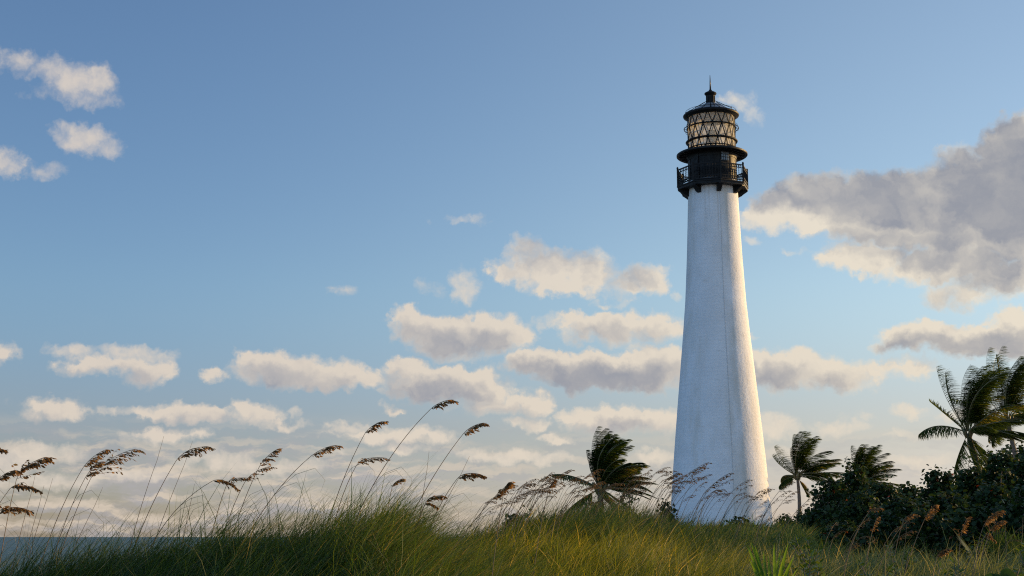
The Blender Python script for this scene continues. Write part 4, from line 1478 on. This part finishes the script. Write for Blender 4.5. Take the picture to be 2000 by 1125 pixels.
def build_bushes():
    rng = random.Random(77)
    far = [
        ("loose airy sea grape bush nearest the slender palm trunk", 1614, 64, 922, 48, .6),
        ("sea grape bush in front of the palm with the hidden trunk", 1668, 66, 900, 48, .25),
        ("sea grape bush between the hidden trunk palm and the low gap in the bushes", 1722, 64, 938, 48, .15),
        ("sea grape bush with a single upright spray on top", 1772, 62, 946, 40, .2),
        ("rounded sea grape bush below the level frond of the big palm", 1832, 60, 916, 46, .2),
        ("sea grape bush round the trunk of the big palm", 1895, 58, 908, 52, .1),
        ("high sea grape bush behind the frame edge palms", 1955, 56, 878, 56, .1),
        ("highest sea grape bush rising at the frame edge", 2020, 54, 864, 62, .1),
        ("sea grape bush on past the frame edge", 2110, 52, 880, 75, .1),
    ]
    for label, px, Y, top, hw, op in far:
        bush(label, px, Y, top, hw, rng, .155, 430, 15, op)
    near = [
        ("low dark sea grape bush beside the foot of the slender palm", 1606, 50, 992, 46, .3),
        ("dark sea grape bush behind the pale arching oat", 1680, 46, 968, 56, .1),
        ("dark sea grape bush behind the glowing single head", 1756, 43, 968, 60, .05),
        ("broad dark sea grape bush behind the two glowing plumes", 1842, 41, 958, 66, .05),
        ("dark sea grape bush before the frame edge palms", 1930, 39, 946, 66, .05),
        ("dark sea grape bush behind the dead palm leaves at the frame edge", 2015, 38, 935, 70, .05),
        ("dark sea grape bush just past the frame edge", 2110, 36, 945, 80, .05),
        ("lowest sea grape bush of the front row, where the grass begins by the lighthouse", 1640, 35, 1026, 56, .1),
        ("front row sea grape bush below the pale arching oat", 1722, 31, 1004, 66, .05),
        ("front row sea grape bush below the glowing single head", 1806, 29, 996, 72, .05),
        ("front row sea grape bush below the two glowing plumes", 1894, 28, 988, 76, .05),
        ("front row sea grape bush around the dead palm leaves", 1978, 27.5, 980, 76, .05),
        ("front row sea grape bush cut by the frame edge", 2062, 27, 972, 84, .05),
    ]
    for label, px, Y, top, hw, op in near:
        bush(label, px, Y, top, hw, rng, .125 if Y > 36 else .10, 430, 15, op)
    small = [
        ("small scrubby bush at the sunlit side of the lighthouse foot", 1530, 82, 1003, 26, .3),
        ("small scrubby bush before the slender palm trunk", 1566, 78, 998, 24, .3),
        ("small scrubby bush against the shaded side of the lighthouse foot", 1298, 62, 974, 22, .35),
        ("small bright bush beside the short bushy palm", 1222, 58, 950, 26, .45),
        ("low scrub under the short bushy palm", 1150, 56, 975, 36, .3),
        ("low scrub on the crest by the near dune", 1010, 44, 1000, 34, .3),
        ("low scrub before the sunlit lighthouse foot", 1440, 60, 1012, 36, .3),
    ]
    for label, px, Y, top, hw, op in small:
        bush(label, px, Y, top, hw, rng, .13, 130, 10, op, name="scrub_bush", group="low scrub bushes")
    # trees beyond the frame on the sun's side, whose shade lies over the meadow and the lighthouse foot
    for label, x, y, h, w in SHADE:
        px = 1000 + F * x / y
        zt = float(ground(x, y)) + h
        top = 562.5 - F * math.tan(math.atan2(zt - CAM_Z, y) - PITCH)
        bush(label, px, y, top, w / y * F, rng, .26, 420, 14, 0)


SHADE = [
    ("sea grape thicket beyond the frame beside the meadow", 13.8, 18.0, 1.75, 2.4),
    ("tall sea grape thicket beyond the frame beside the meadow", 17.5, 24.0, 2.7, 3.0),
    ("sea grape thicket beyond the frame beside the low bushes", 21.0, 32.0, 4.2, 3.4),
    ("sea grape thicket beyond the frame behind the meadow", 24.0, 39.0, 4.6, 3.6),
    ("sea grape thicket far beyond the frame", 43.0, 104.0, 8.0, 5.0),
    ("sea grape thicket far beyond the frame, behind the palms", 52.0, 110.0, 8.0, 5.0),
    ("sea grape thicket far beyond the frame, by the palms", 36.0, 99.0, 5.5, 5.0),
]
build_bushes()


# ------------------------------------------------------------------ low plants
def build_plants():
    rng = random.Random(3)
    mat = m_leaf("strap_leaf", [(0.0, (.06, .14, .022)), (1.0, (.145, .225, .038))], .5, .45, .25, (1.5, 1.5, .4))

    def strap(root, pts, w, mat_, h):
        n = len(pts)
        V, Q = [], []
        for k, p in enumerate(pts):
            t = k / (n - 1)
            ww = w * (.7 + .5 * t) * (1 - max(0, (t - .55) / .45) ** 1.6)
            d = (pts[min(k + 1, n - 1)] - pts[max(k - 1, 0)]).normalized()
            s = d.cross(Vector((.1, 1, .2))).normalized()
            u = s.cross(d)
            V += [p - s * ww + u * ww * .5, p, p + s * ww + u * ww * .5]
        for k in range(n - 1):
            for j in (0, 1):
                Q.append((3 * k + j, 3 * k + j + 1, 3 * k + j + 4, 3 * k + j + 3))
        array_obj("leaf", [tuple(v) for v in V], [np.array(Q)], mat_, root, attrs={"hue": [h] * len(V)}, smooth=True)
    # bright strap leaved lily in the meadow
    Y = 13.0
    c = P(1508, 1112, Y)
    b = Vector((c.x, Y, float(ground(c.x, Y))))
    root = thing("spider_lily", "bright green strap leaved lily in the grass before the lighthouse", "plant", b)
    for (tx, ty, dy) in ((1457, 1060, .1), (1466, 1058, -.1), (1474, 1064, .0), (1490, 1074, .2), (1512, 1060, .0), (1525, 1072, .1), (1540, 1060, -.1), (1552, 1084, -.2), (1462, 1090, -.2), (1530, 1088, -.2), (1500, 1082, .2), (1558, 1110, -.1), (1545, 1100, .1), (1478, 1100, -.2)):
        tip = P(tx, ty, Y + dy) - b
        q = Vector((rng.uniform(-.05, .05), rng.uniform(-.05, .05), 0))
        pts = bez(q, q + Vector((tip.x * .2, dy * .3, tip.z * .45)), tip * .72 + Vector((-tip.x * .12, 0, tip.z * .06)), tip, 8)
        strap(root, pts, .017, mat, rng.random())
    # fan palms at the foot of the bushes
    mfan = m_leaf("fan_leaf", [(0.0, (.03, .065, .02)), (.6, (.06, .09, .03)), (1.0, (.17, .16, .13))], .3, .55, .2)
    for label, px, py, Y, dead in (("grey green fan palm clump with dead leaves at the foot of the bushes", 1985, 1030, 23.5, True), ("small green fan palm before the dark bushes", 1945, 1050, 22.5, False)):
        c = P(px, py, Y)
        b = Vector((c.x, Y, float(ground(c.x, Y))))
        root = thing("fan_palm", label, "plant", b)
        for k in range(11 if dead else 7):
            a = rng.uniform(-.3, math.pi + .3) if rng.random() < .7 else rng.uniform(0, 6.28)
            d = Vector((math.cos(a) * .8, -abs(math.sin(a)) * .4, .4 + rng.random() * .7)).normalized()
            hub = d * rng.uniform(.45, .9)
            V, Q, hue = [], [], []
            isd = dead and rng.random() < .5
            if isd:
                hub.z *= .8
            up = Vector((0, -.3, 1))
            s = d.cross(up).normalized()
            for j in range(17):
                ph = R(-105 + 210 * j / 16)
                dir_ = (d * math.cos(ph) + s * math.sin(ph) + Vector((0, 0, -.5 if isd else -.05))).normalized()
                e = hub + dir_ * rng.uniform(.34, .46)
                sd = dir_.cross(d.cross(s)).normalized() * .016
                b0 = len(V)
                m_ = hub.lerp(e, .5)
                V += [hub, m_ - sd, e, m_ + sd]
                Q.append((b0, b0 + 1, b0 + 2, b0 + 3))
                hue += [(.97 if isd else .35 * rng.random())] * 4
            bmv = len(V)
            V += [Vector((-.008, 0, 0)), Vector((.008, 0, 0)), hub + Vector((.006, 0, 0)), hub + Vector((-.006, 0, 0))]
            Q.append((bmv, bmv + 1, bmv + 2, bmv + 3))
            hue += [.6] * 4
            array_obj("leaf", [tuple(v) for v in V], [np.array(Q)], mfan, root, attrs={"hue": hue})
    # round leaved seedling at the bottom edge
    Y = 8.5
    c = P(1945, 1128, Y)
    b = Vector((c.x, Y, float(ground(c.x, Y))))
    mseed = m_leaf("seedling_leaf", [(0.0, (.02, .05, .012)), (1.0, (.05, .10, .018))], .35, .55, .12)
    root = thing("sea_grape_seedling", "round leaved green seedling at the bottom edge of the meadow", "plant", b)
    bm = bmesh.new()
    top = c - b
    tube(bm, [Vector((0, 0, 0)), top * .5 + Vector((.02, 0, 0)), top], [.012, .010, .006], 6)
    mesh_obj("stem", bm, M_LIMB, root, smooth=True)
    for k in range(8):
        p = top + Vector((rng.uniform(-.09, .09), rng.uniform(-.06, .06), rng.uniform(-.12, .03)))
        nrm = Vector((rng.gauss(0, .3), -.9, .45)).normalized()
        t1 = nrm.cross(Vector((1, rng.gauss(0, .3), 0))).normalized()
        t2 = nrm.cross(t1)
        V = [p + nrm * -.015] + [p + (t1 * math.cos(2 * math.pi * q / 14) + t2 * math.sin(2 * math.pi * q / 14)) * .042 for q in range(14)]
        Fq = [(0, 1 + q, 1 + (q + 1) % 14) for q in range(14)]
        array_obj("leaf", [tuple(v) for v in V], [np.array(Fq)], mseed, root, attrs={"hue": [rng.random() * .5] * 15}, smooth=True)
    # weeds: small leafy plants dotted through the meadow
    mw = m_leaf("weed_leaf", [(0.0, (.06, .12, .025)), (1.0, (.13, .18, .035))], .35, .45, .3)
    proto = None
    for k in range(15):
        Y = rng.uniform(11.5, 24)
        px = rng.uniform(1520, 1990) if k < 26 else rng.uniform(330, 700)
        if k >= 26:
            Y = rng.uniform(9.0, 10.2)
        x = (px - 1000) / F * Y
        pos = (x, Y, float(ground(x, Y)))
        if k in (0, 5, 10):
            proto = thing("leafy_weed", "small leafy weed", "plant", pos)
            V, Q, hue = [], [], []
            bm = bmesh.new()
            for st in range(5):
                a = rng.uniform(0, 6.28)
                e = Vector((math.cos(a) * .16, math.sin(a) * .16, rng.uniform(.32, .50)))
                tube(bm, [Vector((0, 0, 0)), e * .5 + Vector((0, 0, .06)), e], [.006, .005, .003], 4)
                for j in range(16):
                    t = .35 + .65 * j / 15
                    p = e * t + Vector((0, 0, .06 * math.sin(math.pi * t)))
                    d = Vector((rng.gauss(0, 1), rng.gauss(0, 1), .5)).normalized()
                    s = d.cross(Vector((0, 0, 1))).normalized() * .016
                    ll = rng.uniform(.05, .085)
                    b0 = len(V)
                    V += [p, p + d * ll * .5 - s, p + d * ll, p + d * ll * .5 + s]
                    Q.append((b0, b0 + 1, b0 + 2, b0 + 3))
                    hue += [rng.random()] * 4
            mesh_obj("stem", bm, M_LIMB, proto, smooth=True)
            array_obj("foliage", [tuple(v) for v in V], [np.array(Q)], mw, proto, attrs={"hue": hue})
            r = proto
        else:
            r = link(proto.copy())
            for ch in proto.children:
                c = link(ch.copy())
                c.parent = r
        r.location = pos
        s = rng.uniform(.9, 1.5)
        r.scale = (s, s, s)
        r.rotation_euler = (0, 0, rng.uniform(0, 6.28))
        r["label"] = "small leafy green weed growing among the meadow grass" if k < 26 else "small leafy green weed growing in the dark near dune grass"
        r["group"] = "leafy weeds in the meadow" if k < 26 else "leafy weeds on the near dune"


build_plants()
